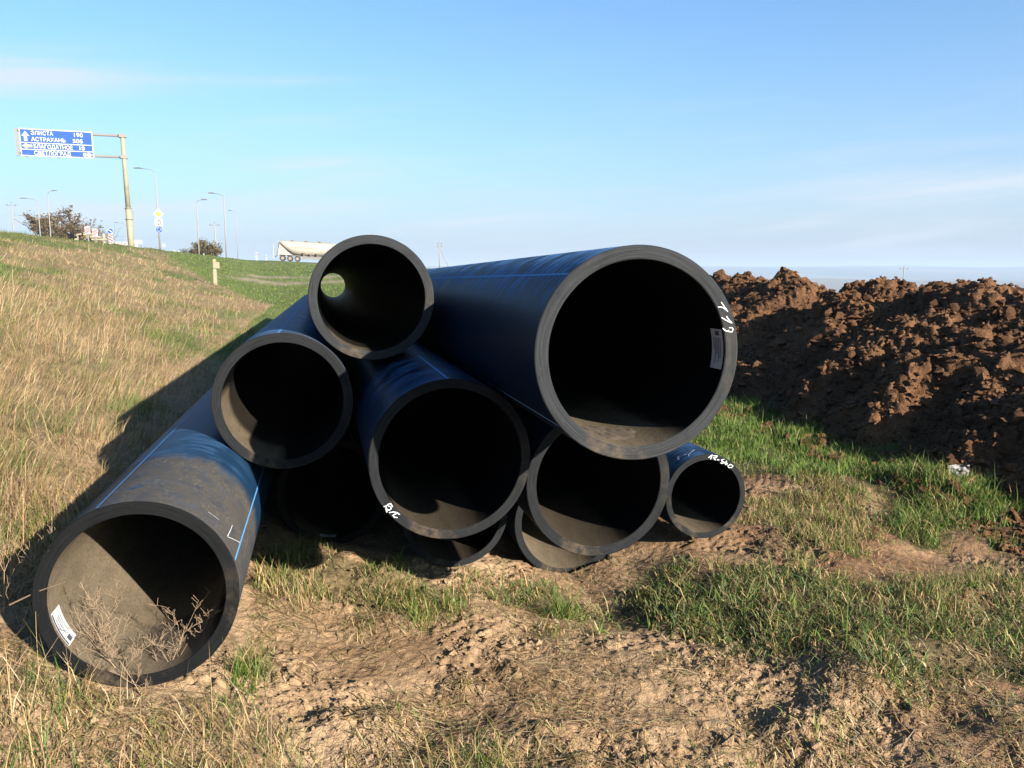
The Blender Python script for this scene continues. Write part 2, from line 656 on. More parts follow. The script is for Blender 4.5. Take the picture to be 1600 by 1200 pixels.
t = NT('trodden soil and turf')
c0 = t.attr()
P = t.coord('Object')
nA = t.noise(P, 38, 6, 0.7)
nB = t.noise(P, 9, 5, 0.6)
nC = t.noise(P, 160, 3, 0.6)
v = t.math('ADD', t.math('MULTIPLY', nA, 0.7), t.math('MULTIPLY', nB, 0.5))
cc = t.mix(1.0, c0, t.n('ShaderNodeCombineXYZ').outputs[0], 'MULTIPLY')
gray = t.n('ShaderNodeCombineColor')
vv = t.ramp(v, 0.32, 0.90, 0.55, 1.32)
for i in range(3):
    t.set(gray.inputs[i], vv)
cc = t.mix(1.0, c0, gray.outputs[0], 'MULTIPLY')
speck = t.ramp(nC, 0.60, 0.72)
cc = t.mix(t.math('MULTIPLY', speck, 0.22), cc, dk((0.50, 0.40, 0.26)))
t.bump(t.math('ADD', t.math('MULTIPLY', nA, 1.0), t.math('MULTIPLY', nC, 0.5)), 1.0, 0.014)
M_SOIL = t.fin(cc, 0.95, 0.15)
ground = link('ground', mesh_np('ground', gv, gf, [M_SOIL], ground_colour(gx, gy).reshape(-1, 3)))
tag(ground, 'trodden clay soil and grassy land under the pipes', kind='structure')

# land behind the viewer, so that the ground goes on all round
bx = np.linspace(-60, 60, 61)
by = np.linspace(-60, 0.62, 40)
BX, BY = np.meshgrid(bx, by)
BZ = H0(BX, np.maximum(BY, 0.0)) - 0.03
bi = np.arange(BX.size).reshape(BX.shape)
bf = np.stack([bi[:-1, :-1], bi[:-1, 1:], bi[1:, 1:], bi[1:, :-1]], -1).reshape(-1, 4)
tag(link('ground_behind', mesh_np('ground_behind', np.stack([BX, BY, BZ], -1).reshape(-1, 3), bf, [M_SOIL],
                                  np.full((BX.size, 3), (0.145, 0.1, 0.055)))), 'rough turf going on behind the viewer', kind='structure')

# the highway on the bank and the road across, where the tanker drives
t = NT('asphalt')
P = t.coord('Object')
M_ASPH = t.fin(t.mix(t.noise(P, 3, 5), (0.045, 0.045, 0.047), (0.075, 0.073, 0.07)), 0.9, 0.2)
t = NT('white road paint')
M_LINE = t.fin(t.mix(t.noise(t.coord(), 5, 5), (0.75, 0.75, 0.73), (0.5, 0.5, 0.48)), 0.7)


def ribbon(name, centre, width, mat, dz, kind='structure', label=None):
    vs, fs = [], []
    n = len(centre)
    for i, (x, y) in enumerate(centre):
        x0, y0 = centre[max(i - 1, 0)]
        x1, y1 = centre[min(i + 1, n - 1)]
        d = Vector((x1 - x0, y1 - y0, 0)).normalized()
        nx, ny = d.y, -d.x
        zs = [float(H0(np.array([x + nx * width * k]), np.array([y + ny * width * k]))[0]) for k in (-0.5, -0.17, 0.17, 0.5)]
        z = max(zs) + dz
        for k in (-0.5, 0.5):
            vs.append((x + nx * width * k, y + ny * width * k, z))
    fs = np.array([(2 * i, 2 * i + 1, 2 * i + 3, 2 * i + 2) for i in range(n - 1)])
    return tag(link(name, mesh_np(name, np.array(vs), fs, [mat])), label, kind=kind)


ROAD_Q = -17.5
hw = [xy(s, ROAD_Q) for s in np.linspace(2, 236, 60)]
ribbon('road', hw, 9.0, M_ASPH, 0.09, label='asphalt highway along the top of the bank')
lanes = ribbon('lane_marking', hw, 0.15, M_LINE, 0.10)
del lanes['kind']
lanes.parent = bpy.data.objects['road']
TRK_S = 160.0
cross = [xy(TRK_S + 0.0 * q, q) for q in np.linspace(-22, 120, 60)]
ribbon('crossing_road', cross, 9.0, M_ASPH, 0.05, label='asphalt road crossing behind the green field')

# the valley and the far ridge
t = NT('far fields')
P = t.coord('Object')
vor = t.n('ShaderNodeTexVoronoi', feature='F1')
t.set(vor.inputs['Vector'], t.mapping(P, (0.0016, 0.0007, 0)))
vor.inputs['Scale'].default_value = 1.0
fcol = t.mix(t.n('ShaderNodeSeparateColor').outputs[0], (0.2, 0.15, 0.09), (0.1, 0.12, 0.05))
sp = t.n('ShaderNodeSeparateColor')
t.set(sp.inputs[0], vor.outputs['Color'])
fcol = t.mix(sp.outputs[0], (0.17, 0.125, 0.075), (0.035, 0.042, 0.022))
fcol = t.mix(t.math('MULTIPLY', sp.outputs[1], 0.5), fcol, (0.06, 0.04, 0.03))
M_FAR = t.fin(fcol, 0.95, 0.1)
fr = np.concatenate([np.geomspace(500, 5200, 40), np.linspace(5400, 9600, 50)])
ft = np.linspace(-2.4, 2.4, 260)
fx_ = fr[:, None] * ft[None, :]
fy_ = np.repeat(fr[:, None], len(ft), 1)
fz = -63 + 6 * fbm(fx_ / 900, fy_ / 900, 3, 90) + (sstep(fy_, 5000, 7200)) * (80 + 16 * fbm(fx_ / 2300, fy_ / 5000, 3, 91) + 3.0 * fbm(fx_ / 500, fy_ / 500, 2, 92)) + 26 * np.exp(-((fy_ - 3600 - 500 * fbm(fx_ / 3000, fx_ * 0, 2, 93)) / 420) ** 2) * np.clip(0.6 + fbm(fx_ / 1700, fx_ * 0, 3, 94), 0, 2)
fi = np.arange(fx_.size).reshape(fx_.shape)
ff = np.stack([fi[:-1, :-1], fi[:-1, 1:], fi[1:, 1:], fi[1:, :-1]], -1).reshape(-1, 4)
tag(link('distant_hills', mesh_np('distant_hills', np.stack([fx_, fy_, fz], -1).reshape(-1, 3), ff, [M_FAR])),
    'hazy valley plain and long low ridge on the horizon', kind='structure')


# ------------------------------------------------------------------ the pipes
def pipe_outer(name, dust_len, dust, streak_sheen, blue):
    """u = metres from the front end, v = metres round from the top"""
    t = NT(name)
    uv = t.coord('UV')
    sep = t.n('ShaderNodeSeparateXYZ')
    t.set(sep.inputs[0], uv)
    u, vv_ = sep.outputs[0], sep.outputs[1]
    top = t.ramp(t.math('ABSOLUTE', vv_), 0.16, 0.40, 1.0, 0.0)
    runs = t.noise(t.mapping(uv, (64, 5.0, 1)), 1.0, 5, 0.66, 0.3)
    patch = t.noise(t.mapping(uv, (5, 6, 1)), 1.0, 4, 0.6)
    k = t.math('MULTIPLY', t.ramp(t.math('ADD', runs, t.math('MULTIPLY', t.math('SUBTRACT', patch, 0.5), 0.6)), 0.47, 0.60), top)
    c = t.mix(t.math('MULTIPLY', k, streak_sheen), blue, (0.070, 0.165, 0.325))  # water streaks; their blue also paints in the sky's sheen near the top
    scr = t.ramp(t.noise(t.mapping(uv, (190, 14, 1)), 1.0, 2, 0.5), 0.70, 0.78)
    c = t.mix(t.math('MULTIPLY', t.math('MULTIPLY', scr, top), 0.35 * streak_sheen), c, (0.16, 0.22, 0.29))
    # dried silt near the end
    smear = t.noise(t.mapping(uv, (3, 22, 1)), 1.0, 5, 0.65)
    edge = t.math('ADD', t.math('ADD', u, t.math('MULTIPLY', t.math('SUBTRACT', patch, 0.5), 0.10)), t.math('MULTIPLY', t.math('SUBTRACT', smear, 0.5), 0.25))
    d = t.ramp(edge, dust_len - 0.03, dust_len + 0.12, 1.0, 0.0) if dust_len > 0 else t.math('MULTIPLY', u, 0.0)
    dn = t.ramp(t.noise(t.mapping(uv, (9, 14, 1)), 1.0, 6, 0.68), 0.30, 0.62)
    wipe = t.ramp(t.noise(t.mapping(uv, (7, 9, 1)), 1.0, 2, 0.4), 0.66, 0.74, 1.0, 0.15)
    upn = t.ramp(t.math('ABSOLUTE', vv_), 0.42, 0.70, 1.0, 0.45)
    df = t.math('MULTIPLY', t.math('MULTIPLY', d, t.math('MULTIPLY_ADD', dn, 0.38, 0.62)), t.math('MULTIPLY', t.math('MULTIPLY', wipe, upn), dust))
    grit = t.math('MULTIPLY', t.ramp(t.noise(t.mapping(uv, (34, 70, 1)), 1.0, 5, 0.75), 0.46, 0.70), t.ramp(t.noise(t.mapping(uv, (6, 10, 1)), 1.0, 3, 0.6), 0.36, 0.62))
    c = t.mix(df, c, t.mix(grit, (0.052, 0.047, 0.041), (0.105, 0.090, 0.070)))
    rough = t.math('MULTIPLY_ADD', t.math('MAXIMUM', df, t.math('MULTIPLY', k, 0.8 * streak_sheen)), 0.4, 0.40)
    t.bump(t.math('ADD', t.math('MULTIPLY', runs, 0.4), t.noise(t.mapping(uv, (30, 30, 1)), 1.0, 3, 0.5)), 0.10, 0.01)
    t.fin(c, rough, 0.14)
    return t.matte(0.58)


def pipe_rim(name, col, bright):
    t = NT(name)
    P = t.coord('Object')
    sep = t.n('ShaderNodeSeparateXYZ')
    t.set(sep.inputs[0], P)
    rad = t.math('SQRT', t.math('ADD', t.math('MULTIPLY', sep.outputs[0], sep.outputs[0]), t.math('MULTIPLY', sep.outputs[2], sep.outputs[2])))
    ang = t.math('ARCTAN2', sep.outputs[0], sep.outputs[2])
    v = t.n('ShaderNodeCombineXYZ')
    t.set(v.inputs[0], t.math('MULTIPLY', rad, 260))
    t.set(v.inputs[1], t.math('MULTIPLY', ang, 1.6))
    saw = t.noise(v.outputs[0], 1.0, 4, 0.6)
    n2 = t.noise(P, 14, 5, 0.6)
    n3 = t.noise(P, 120, 3, 0.6)
    c = t.mix(t.ramp(saw, 0.35, 0.68), col, tuple(min(1, a * bright) for a in col))
    c = t.mix(t.math('MULTIPLY', t.ramp(n2, 0.5, 0.75), 0.45), c, tuple(a * 0.55 for a in col))
    c = t.mix(t.math('MULTIPLY', t.ramp(n3, 0.68, 0.74), 0.7), c, (0.12, 0.105, 0.085))
    mud = t.math('MULTIPLY', t.ramp(t.noise(P, 5.5, 6, 0.7), 0.50, 0.70), t.ramp(sep.outputs[2], 0.15, -0.25))
    c = t.mix(t.math('MULTIPLY', mud, 0.75), c, (0.075, 0.055, 0.038))
    nick = t.ramp(t.noise(P, 55, 4, 0.7), 0.66, 0.70)
    c = t.mix(t.math('MULTIPLY', nick, 0.6), c, tuple(a * 3.4 for a in col))
    t.bump(t.math('ADD', t.math('MULTIPLY', saw, 1.0), t.math('MULTIPLY', nick, -0.8)), 0.6, 0.004)
    t.fin(c, 0.66, 0.12)
    return t.matte(0.65)


def pipe_inner(name, centre, half, dust, depth, glossy=0.48, spec=0.12):
    """silt film lying over the angles centre +- half (v in radians round the bore, 0 = bottom, + = clockwise seen from the end)"""
    t = NT(name)
    uv = t.coord('UV')
    sep = t.n('ShaderNodeSeparateXYZ')
    t.set(sep.inputs[0], uv)
    u, a = sep.outputs[0], sep.outputs[1]
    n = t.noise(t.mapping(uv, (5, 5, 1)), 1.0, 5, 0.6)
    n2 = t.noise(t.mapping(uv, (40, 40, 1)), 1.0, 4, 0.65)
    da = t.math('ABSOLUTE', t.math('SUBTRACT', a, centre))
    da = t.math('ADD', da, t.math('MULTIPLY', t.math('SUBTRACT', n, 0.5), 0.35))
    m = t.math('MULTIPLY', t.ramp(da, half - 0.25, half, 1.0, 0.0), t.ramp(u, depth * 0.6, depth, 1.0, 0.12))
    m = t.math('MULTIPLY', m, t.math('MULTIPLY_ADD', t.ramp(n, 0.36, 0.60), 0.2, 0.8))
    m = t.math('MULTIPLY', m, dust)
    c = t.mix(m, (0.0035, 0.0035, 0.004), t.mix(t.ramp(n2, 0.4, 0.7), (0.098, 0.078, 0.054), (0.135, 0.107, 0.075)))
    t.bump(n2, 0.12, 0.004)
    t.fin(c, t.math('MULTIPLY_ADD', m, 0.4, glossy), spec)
    return t.matte(0.82)


NAVY = (0.0045, 0.010, 0.024)
M_STRIPE = paint('blue stripe plastic', (0.13, 0.40, 0.80), 0.5, 0.2, 30, (0.05, 0.1, 0.2))
M_CHALK = paint('white marker', (0.95, 0.96, 0.97), 0.9, 0.3, 120, (0.3, 0.3, 0.3))
M_LABEL = paint('paper label', (0.72, 0.73, 0.76), 0.6, 0.25, 30, (0.4, 0.38, 0.35))
M_INK = paint('label ink', (0.06, 0.07, 0.13), 0.7, 0.2, 40)
SEG = 128


def pipe_mesh(name, Rr, wall, L, mats):
    ri = Rr * (1 - wall)
    b = 0.0028
    ls = [0.0, 0.3, 1.0, 2.5, 5, 9, L]
    prof = [(Rr - b, 0.0, 1), (Rr, b, 0)] + [(Rr, l, 0) for l in ls[1:-1]] + [(Rr, L - b, 0), (Rr - b, L, 1), (ri + b, L, 1), (ri, L - b, 2)]
    prof += [(ri, l, 2) for l in ls[-2:0:-1]] + [(ri, b, 2), (ri + b, 0.0, 1)]
    # zones of the faces between successive profile points
    n = len(prof)
    zone = []
    for i in range(n):
        p, q = prof[i], prof[(i + 1) % n]
        if abs(p[0] - Rr) < 1e-6 and abs(q[0] - Rr) < 1e-6:
            zone.append(0)
        elif abs(p[0] - ri) < 1e-6 and abs(q[0] - ri) < 1e-6:
            zone.append(2)
        else:
            zone.append(1)
    th = np.linspace(-PI, PI, SEG, endpoint=False)            # 0 at the top, + to the right
    vs = np.array([[(r_ * math.sin(a), l_, r_ * math.cos(a)) for a in th] for r_, l_, _ in prof]).reshape(-1, 3)
    fs, mi, uvs = [], [], []
    for i in range(n):
        j = (i + 1) % n
        for k in range(SEG):
            k2 = (k + 1) % SEG
            fs.append((i * SEG + k, i * SEG + k2, j * SEG + k2, j * SEG + k))
            mi.append(zone[i])
            a0 = -PI + 2 * PI * k / SEG
            a1 = a0 + 2 * PI / SEG
            if zone[i] == 2:                                     # radians from the bottom, + towards the left
                c0, c1 = (PI - a0) if a0 >= 0 else (-PI - a0), (PI - a1) if a1 > 1e-9 else (-PI - a1)
                if a0 >= 0:
                    c0, c1 = -(PI - a0), -(PI - a1)
                else:
                    c0, c1 = PI + a0, PI + a1
                w = (c0, c1)
            else:
                w = (a0 * Rr, a1 * Rr)
            uvs += [prof[i][1], w[0], prof[i][1], w[1], prof[j][1], w[1], prof[j][1], w[0]]
    me = mesh_np(name, vs, np.array(fs)[:, ::-1], mats, midx=mi)
    # faces were flipped: flip the uv order with them
    uv = me.uv_layers.new(name='UVMap')
    u4 = np.array(uvs).reshape(-1, 4, 2)[:, ::-1]
    uv.data.foreach_set('uv', np.ascontiguousarray(u4, dtype=np.float32).ravel())
    bm = bmesh.new()
    bm.from_mesh(me)
    for e in bm.edges:
        if len(e.link_faces) == 2 and (e.link_faces[0].material_index != e.link_faces[1].material_index or e.calc_face_angle(0) > 0.4):
            e.smooth = False
    bm.to_mesh(me)
    bm.free()
    return me


MAT_PIPE = Matrix((RT, AX, UP)).transposed()          # local x right, y along, z up


def arc_patch(Rr, off, a0, a1, l0, l1, na=10, nl=1):
    """curved sheet on a cylinder; a from the top, + to the right"""
    vs, fs = [], []
    for i in range(na + 1):
        a = a0 + (a1 - a0) * i / na
        for j in range(nl + 1):
            l = l0 + (l1 - l0) * j / nl
            vs.append(((Rr + off) * math.sin(a), l, (Rr + off) * math.cos(a)))
    for i in range(na):
        for j in range(nl):
            p = i * (nl + 1) + j
            fs.append((p, p + 1, p + nl + 2, p + nl + 1))
    return vs, fs


def on_rim(k, px, py):
    c = PC[k]
    d = ray(px, py)
    t_ = (c - EYE).dot(AX) / d.dot(AX)
    p = EYE + d * t_ - c
    return p.dot(RT), p.dot(UP)


def on_outer(k, px, py):
    c, Rr = PC[k], PIPES[k][1]
    d = ray(px, py)
    o = EYE - c
    dr, du, orr, ou = d.dot(RT), d.dot(UP), o.dot(RT), o.dot(UP)
    a, b, q = dr * dr + du * du, 2 * (dr * orr + du * ou), orr * orr + ou * ou - Rr * Rr
    disc = max(b * b - 4 * a * q, 0)
    t_ = (-b - math.sqrt(disc)) / (2 * a)
    p = o + d * t_
    return math.atan2(p.dot(RT), p.dot(UP)), p.dot(AX)


def stroke(pts3, nrm, w):
    """flat ribbon along 3D points, lying across the given normals"""
    vs, fs = [], []
    for i, p in enumerate(pts3):
        d = (pts3[min(i + 1, len(pts3) - 1)] - pts3[max(i - 1, 0)]).normalized()
        s_ = d.cross(nrm[i]).normalized() * w / 2 * random.uniform(0.7, 1.15)
        vs += [p + s_, p - s_]
    fs = [(2 * i, 2 * i + 1, 2 * i + 3, 2 * i + 2) for i in range(len(pts3) - 1)]
    return vs, fs


def rim_marks(k, strokes, parent, w=0.0045):
    mb = MB()
    for st in strokes:
        pts = [on_rim(k, *p) for p in st]
        dense = []
        for a, b in zip(pts[:-1], pts[1:]):
            for f in np.linspace(0, 1, 4)[:-1]:
                dense.append((a[0] + (b[0] - a[0]) * f, a[1] + (b[1] - a[1]) * f))
        dense.append(pts[-1])
        p3 = [Vector((x, -0.0016, z)) for x, z in dense]
        mb.add(*stroke(p3, [Vector((0, -1, 0))] * len(p3), w))
    return mb.build('chalk_mark', M_CHALK, parent)


def body_marks(k, strokes, parent, w=0.004):
    mb = MB()
    Rr = PIPES[k][1]
    for st in strokes:
        pts = [on_outer(k, *p) for p in st]
        dense = []
        for a, b in zip(pts[:-1], pts[1:]):
            for f in np.linspace(0, 1, 6)[:-1]:
                dense.append((a[0] + (b[0] - a[0]) * f, a[1] + (b[1] - a[1]) * f))
        dense.append(pts[-1])
        nn = [Vector((math.sin(a), 0, math.cos(a))) for a, l in dense]
        p3 = [n_ * (Rr + 0.0015) + Vector((0, l, 0)) for n_, (a, l) in zip(nn, dense)]
        mb.add(*stroke(p3, nn, w))
    return mb.build('chalk_mark', M_CHALK, parent)


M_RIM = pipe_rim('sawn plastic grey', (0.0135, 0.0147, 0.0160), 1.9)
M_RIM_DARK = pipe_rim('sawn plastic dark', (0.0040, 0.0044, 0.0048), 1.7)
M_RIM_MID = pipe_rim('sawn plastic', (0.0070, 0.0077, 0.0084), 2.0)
OUT_CLEAN = pipe_outer('pipe skin', 0.0, 0.0, 0.35, NAVY)
OUT_F = pipe_outer('pipe skin streaks and sheen', 0.0, 0.0, 1.25, (0.0030, 0.0080, 0.021))
OUT_A = pipe_outer('pipe skin silted', 0.68, 0.97, 0.22, (0.0065, 0.021, 0.048))
OUT_B = pipe_outer('pipe skin dusty end', 0.06, 0.7, 0.7, (0.007, 0.024, 0.055))
IN_A_LIT_SIDE = pipe_inner('bore silted', 0.75, 1.75, 1.0, 3.0)  # silt left off the shaded right wall, so shade there is painted black
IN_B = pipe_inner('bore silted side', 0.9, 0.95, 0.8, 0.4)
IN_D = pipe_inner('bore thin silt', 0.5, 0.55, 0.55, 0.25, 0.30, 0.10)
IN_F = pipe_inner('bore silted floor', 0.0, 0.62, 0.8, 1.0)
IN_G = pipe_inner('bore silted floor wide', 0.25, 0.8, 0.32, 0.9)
PIPE_LOOK = {
    'A': ('big silt-covered black pipe lowest at the foot of the grassy bank, weeds before its mouth', OUT_A, M_RIM_DARK, IN_A_LIT_SIDE),
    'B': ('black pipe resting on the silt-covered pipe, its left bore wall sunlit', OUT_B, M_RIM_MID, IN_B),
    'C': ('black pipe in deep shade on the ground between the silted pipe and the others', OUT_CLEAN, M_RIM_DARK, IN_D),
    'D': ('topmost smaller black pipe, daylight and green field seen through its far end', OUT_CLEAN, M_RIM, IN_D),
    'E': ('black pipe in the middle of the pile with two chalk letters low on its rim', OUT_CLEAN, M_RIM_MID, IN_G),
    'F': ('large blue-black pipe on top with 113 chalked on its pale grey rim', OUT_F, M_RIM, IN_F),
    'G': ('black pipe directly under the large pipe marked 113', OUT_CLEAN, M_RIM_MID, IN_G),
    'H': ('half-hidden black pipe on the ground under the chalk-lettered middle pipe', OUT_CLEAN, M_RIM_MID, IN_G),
    'I': ('half-hidden black pipe on the ground with grass growing against its rim', OUT_CLEAN, M_RIM_MID, IN_A_LIT_SIDE),
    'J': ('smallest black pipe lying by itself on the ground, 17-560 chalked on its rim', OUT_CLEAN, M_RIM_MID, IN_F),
}
pipe = {}
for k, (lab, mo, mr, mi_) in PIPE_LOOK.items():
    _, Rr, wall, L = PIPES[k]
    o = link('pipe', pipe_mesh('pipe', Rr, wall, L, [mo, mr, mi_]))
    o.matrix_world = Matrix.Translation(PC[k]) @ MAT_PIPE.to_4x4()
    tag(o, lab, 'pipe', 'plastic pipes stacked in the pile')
    pipe[k] = o


def add_stripe(k, a, w=0.009, l0=0.003):
    Rr, L = PIPES[k][1], PIPES[k][3]
    vs, fs = arc_patch(Rr, 0.0009, a - w / 2 / Rr, a + w / 2 / Rr, l0, L, 3, 8)
    MB().add(vs, fs).build('stripe', M_STRIPE, pipe[k], smooth_=True)


a1 = on_outer('A', 155, 790)[0]
a2 = on_outer('A', 369, 868)[0]
add_stripe('A', a1, 0.0075, 0.02)
add_stripe('A', a2, 0.0085, 0.02)
add_stripe('B', on_outer('B', 445, 508)[0], 0.008)
add_stripe('E', on_outer('E', 690, 584)[0], 0.009)
add_stripe('F', on_outer('F', 880, 428.6)[0], 0.0085)
add_stripe('F', on_outer('F', 850, 651)[0], 0.007)
for k, a in (('A', 2.4), ('B', 1.2), ('B', -1.5), ('C', 0.4), ('D', 0.6), ('D', 2.7), ('E', 1.5), ('G', 0.5), ('H', 0.3), ('I', 0.9), ('J', 0.9)):
    add_stripe(k, a)

Z5 = lambda pts: [(1080 + x / 7.5, 440 + y / 7.5) for x, y in pts]
rim_marks('F', [Z5(p) for p in ([(350, 240), (390, 300), (428, 352)], [(312, 296), (360, 300), (396, 322), (428, 352)],
                                [(410, 405), (440, 450), (478, 486)], [(352, 420), (395, 445), (440, 470), (478, 486)],
                                [(440, 540), (480, 540), (489, 560), (475, 588), (445, 588), (428, 566)],
                                [(428, 566), (432, 582), (410, 580), (388, 566), (368, 545)])], pipe['F'], 0.0030)
Z7 = lambda pts: [(1030 + x / 7.5, 690 + y / 7.5) for x, y in pts]
rim_marks('J', [Z7(p) for p in ([(575, 188), (622, 152), (600, 205)], [(632, 165), (682, 166), (640, 206), (660, 214)], [(628, 190), (676, 182)],
                                [(674, 213), (702, 213)], [(762, 206), (728, 214), (737, 234), (758, 240), (742, 256), (716, 248)],
                                [(792, 224), (766, 250), (776, 270), (797, 262), (787, 246), (768, 260)],
                                [(835, 265), (802, 285), (815, 305), (850, 302), (866, 286), (835, 265)])], pipe['J'], 0.0042)
body_marks('J', [Z7(p) for p in ([(240, 172), (215, 186), (236, 200), (212, 216), (238, 216), (215, 186)], [(345, 175), (350, 150), (415, 100)], [(290, 160), (330, 150)])], pipe['J'], 0.0035)
Z8 = lambda pts: [(560 + x / 8, 740 + y / 8) for x, y in pts]
rim_marks('E', [Z8(p) for p in ([(316, 412), (350, 402), (344, 432), (356, 482)], [(344, 412), (370, 382), (402, 372), (430, 416)],
                                [(372, 402), (402, 412), (410, 436), (388, 456), (360, 448), (345, 425)],
                                [(384, 486), (440, 477), (480, 486), (518, 512)], [(440, 477), (472, 500), (430, 520), (450, 545), (488, 548)])], pipe['E'], 0.0034)
Z4 = lambda pts: [(x / 2.2227, 560 + y / 2.2227) for x, y in pts]
body_marks('A', [Z4(p) for p in ([(806, 580), (798, 600), (788, 620), (812, 630), (832, 640)], [(722, 534), (742, 548), (760, 562)])], pipe['A'], 0.0026)


def label(k, a0, a1, l0, l1, lines):
    Rr, wall = PIPES[k][1], PIPES[k][2]
    ri = Rr * (1 - wall)
    st = MB().add(*arc_patch(ri, -0.0012, a0, a1, l0, l1, 12, 1)).build('sticker', M_LABEL, pipe[k], smooth_=True)
    for (f0, f1, g0, g1) in lines:
        MB().add(*arc_patch(ri, -0.0022, a0 + (a1 - a0) * f0, a0 + (a1 - a0) * f1, l0 + (l1 - l0) * g0, l0 + (l1 - l0) * g1, 4, 1)).build('print', M_INK, st)


txt = [(0.05, 0.16, 0.25, 0.62)] + [(0.22, 0.22 + w_, g, g + 0.05) for w_, g in ((0.5, 0.2), (0.62, 0.34), (0.40, 0.48), (0.66, 0.62), (0.3, 0.76))]
aF = [math.atan2(*on_rim('F', x, y)) for x, y in ((1131, 515), (1129, 578))]
label('F', aF[0], aF[1], 0.012, 0.085, txt)
aA = [math.atan2(*on_rim('A', x, y)) for x, y in ((80, 962), (112, 1008))]
txtA = [(0.80, 0.95, 0.30, 0.62), (0.05, 0.97, 0.02, 0.12)] + [(0.2, 0.2 + w_, g, g + 0.035) for w_, g in ((0.4, 0.25), (0.5, 0.42), (0.30, 0.56), (0.5, 0.72))]
label('A', aA[0] + (2 * PI if aA[0] < 0 else 0), aA[1] + (2 * PI if aA[1] < 0 else 0), 0.015, 0.10, txtA)
label('C', PI - 0.05, PI + 0.30, 0.02, 0.07, txt)

# crusts of dried silt lying in the bores
M_SILT = paint('dried silt', (0.115, 0.083, 0.056), 0.95, 0.7, 40, (0.04, 0.03, 0.022))


def silt(k, a, l, wa, wl, seed):
    Rr, wall = PIPES[k][1], PIPES[k][2]
    ri = Rr * (1 - wall)
    n = 26
    g = np.linspace(-1, 1, n)
    A_, L_ = np.meshgrid(g, g)
    rr = np.sqrt(A_ ** 2 + L_ ** 2) + 0.25 * fbm(A_ * 2 + seed, L_ * 2, 3, seed)
    h = 0.010 * (1 - sstep(rr, 0.35, 0.9)) * (1 + 0.8 * fbm(A_ * 6, L_ * 6 + seed, 3, seed + 1)) - 0.003
    ang = a + A_ * wa
    rad = ri - h
    v_ = np.stack([rad * np.sin(ang), l + L_ * wl, rad * np.cos(ang)], -1).reshape(-1, 3)
    idx = np.arange(n * n).reshape(n, n)
    f_ = np.stack([idx[:-1, :-1], idx[:-1, 1:], idx[1:, 1:], idx[1:, :-1]], -1).reshape(-1, 4)
    link('silt_crust', mesh_np('silt_crust', v_, f_, [M_SILT]), pipe[k])


silt('F', PI + 0.05, 0.22, 0.42, 0.16, 3)
silt('A', PI - 0.15, 0.30, 0.45, 0.25, 8)


# ------------------------------------------------------------------ spoil heaps
def heap_h(s, q, crest, qf, wfront, wback, seed):
    d = q - qf
    prof = np.where(d < wfront, np.clip(d / wfront, 0, 1) ** 0.80, 1 - sstep(d, wfront, wfront + wback))
    z = crest * prof
    m = np.clip(prof * 4 + sstep(d, -0.25, 0.0) * 0.4, 0, 1)
    z = z + m * (0.13 * fbm(s * 0.9, q * 0.9, 2, seed) + 0.05 * fbm(s * 2.7, q * 2.7, 3, seed + 3))
    x1, y1 = s + 0.10 * pn(s * 5, q * 5, seed + 20), q + 0.10 * pn(s * 5 + 9, q * 5, seed + 21)
    z = z + m * (0.07 * (lumps(x1 * 1.9, y1 * 1.9, seed + 5) - 0.35) + 0.085 * (lumps(x1 * 4.1, y1 * 4.1, seed + 6) - 0.3) + 0.07 * (lumps(x1 * 8.3, y1 * 8.3, seed + 7) - 0.2))
    z = z + m * 0.045 * lumps(x1 * 18, y1 * 18, seed + 8)
    z = z + m * 0.012 * fbm(s * 30, q * 30, 2, seed + 12)
    return z - 0.05 - 0.2 * sstep(-d, 0.1, 0.5)


def soil_mat(name, a, b, c_):
    t = NT(name)
    P = t.coord('Object')
    n1, n2, n3 = t.noise(P, 1.7, 5, 0.6), t.noise(P, 14, 6, 0.7), t.noise(P, 70, 4, 0.65)
    a, b, c_ = dk(a), dk(b), dk(c_)
    col = t.mix(t.ramp(n1, 0.35, 0.68), a, b)
    col = t.mix(t.math('MULTIPLY', t.ramp(n2, 0.50, 0.75), 0.7), col, c_)
    gray = t.n('ShaderNodeCombineColor')
    vv = t.ramp(n3, 0.28, 0.75, 0.5, 1.45)
    for i in range(3):
        t.set(gray.inputs[i], vv)
    col = t.mix(1.0, col, gray.outputs[0], 'MULTIPLY')
    t.bump(t.math('ADD', n2, t.math('MULTIPLY', n3, 0.6)), 0.9, 0.02)
    return t.fin(col, 0.95, 0.15)


M_HEAP = soil_mat('dug clay', (0.200, 0.098, 0.046), (0.112, 0.053, 0.026), (0.300, 0.165, 0.086))
M_SAND = soil_mat('pale subsoil', (0.37, 0.235, 0.125), (0.30, 0.18, 0.09), (0.42, 0.29, 0.17))


def heap_top(s, q):
    crest = np.interp(s, [0, 4, 5.6, 7.3, 8.6, 9.4, 9.95, 10.5, 11.2, 12.2, 14, 20, 26],
                      [1.12, 1.12, 1.16, 1.30, 1.38, 1.30, 0.98, 1.24, 1.36, 1.34, 1.3, 1.2, 0.2])
    qf = 4.25 + 0.07 * (s - 4.5) + 0.28 * fbm(s * 0.8, s * 0, 3, 200)
    return heap_h(s, q, crest, qf, 2.15, 2.3, 210)


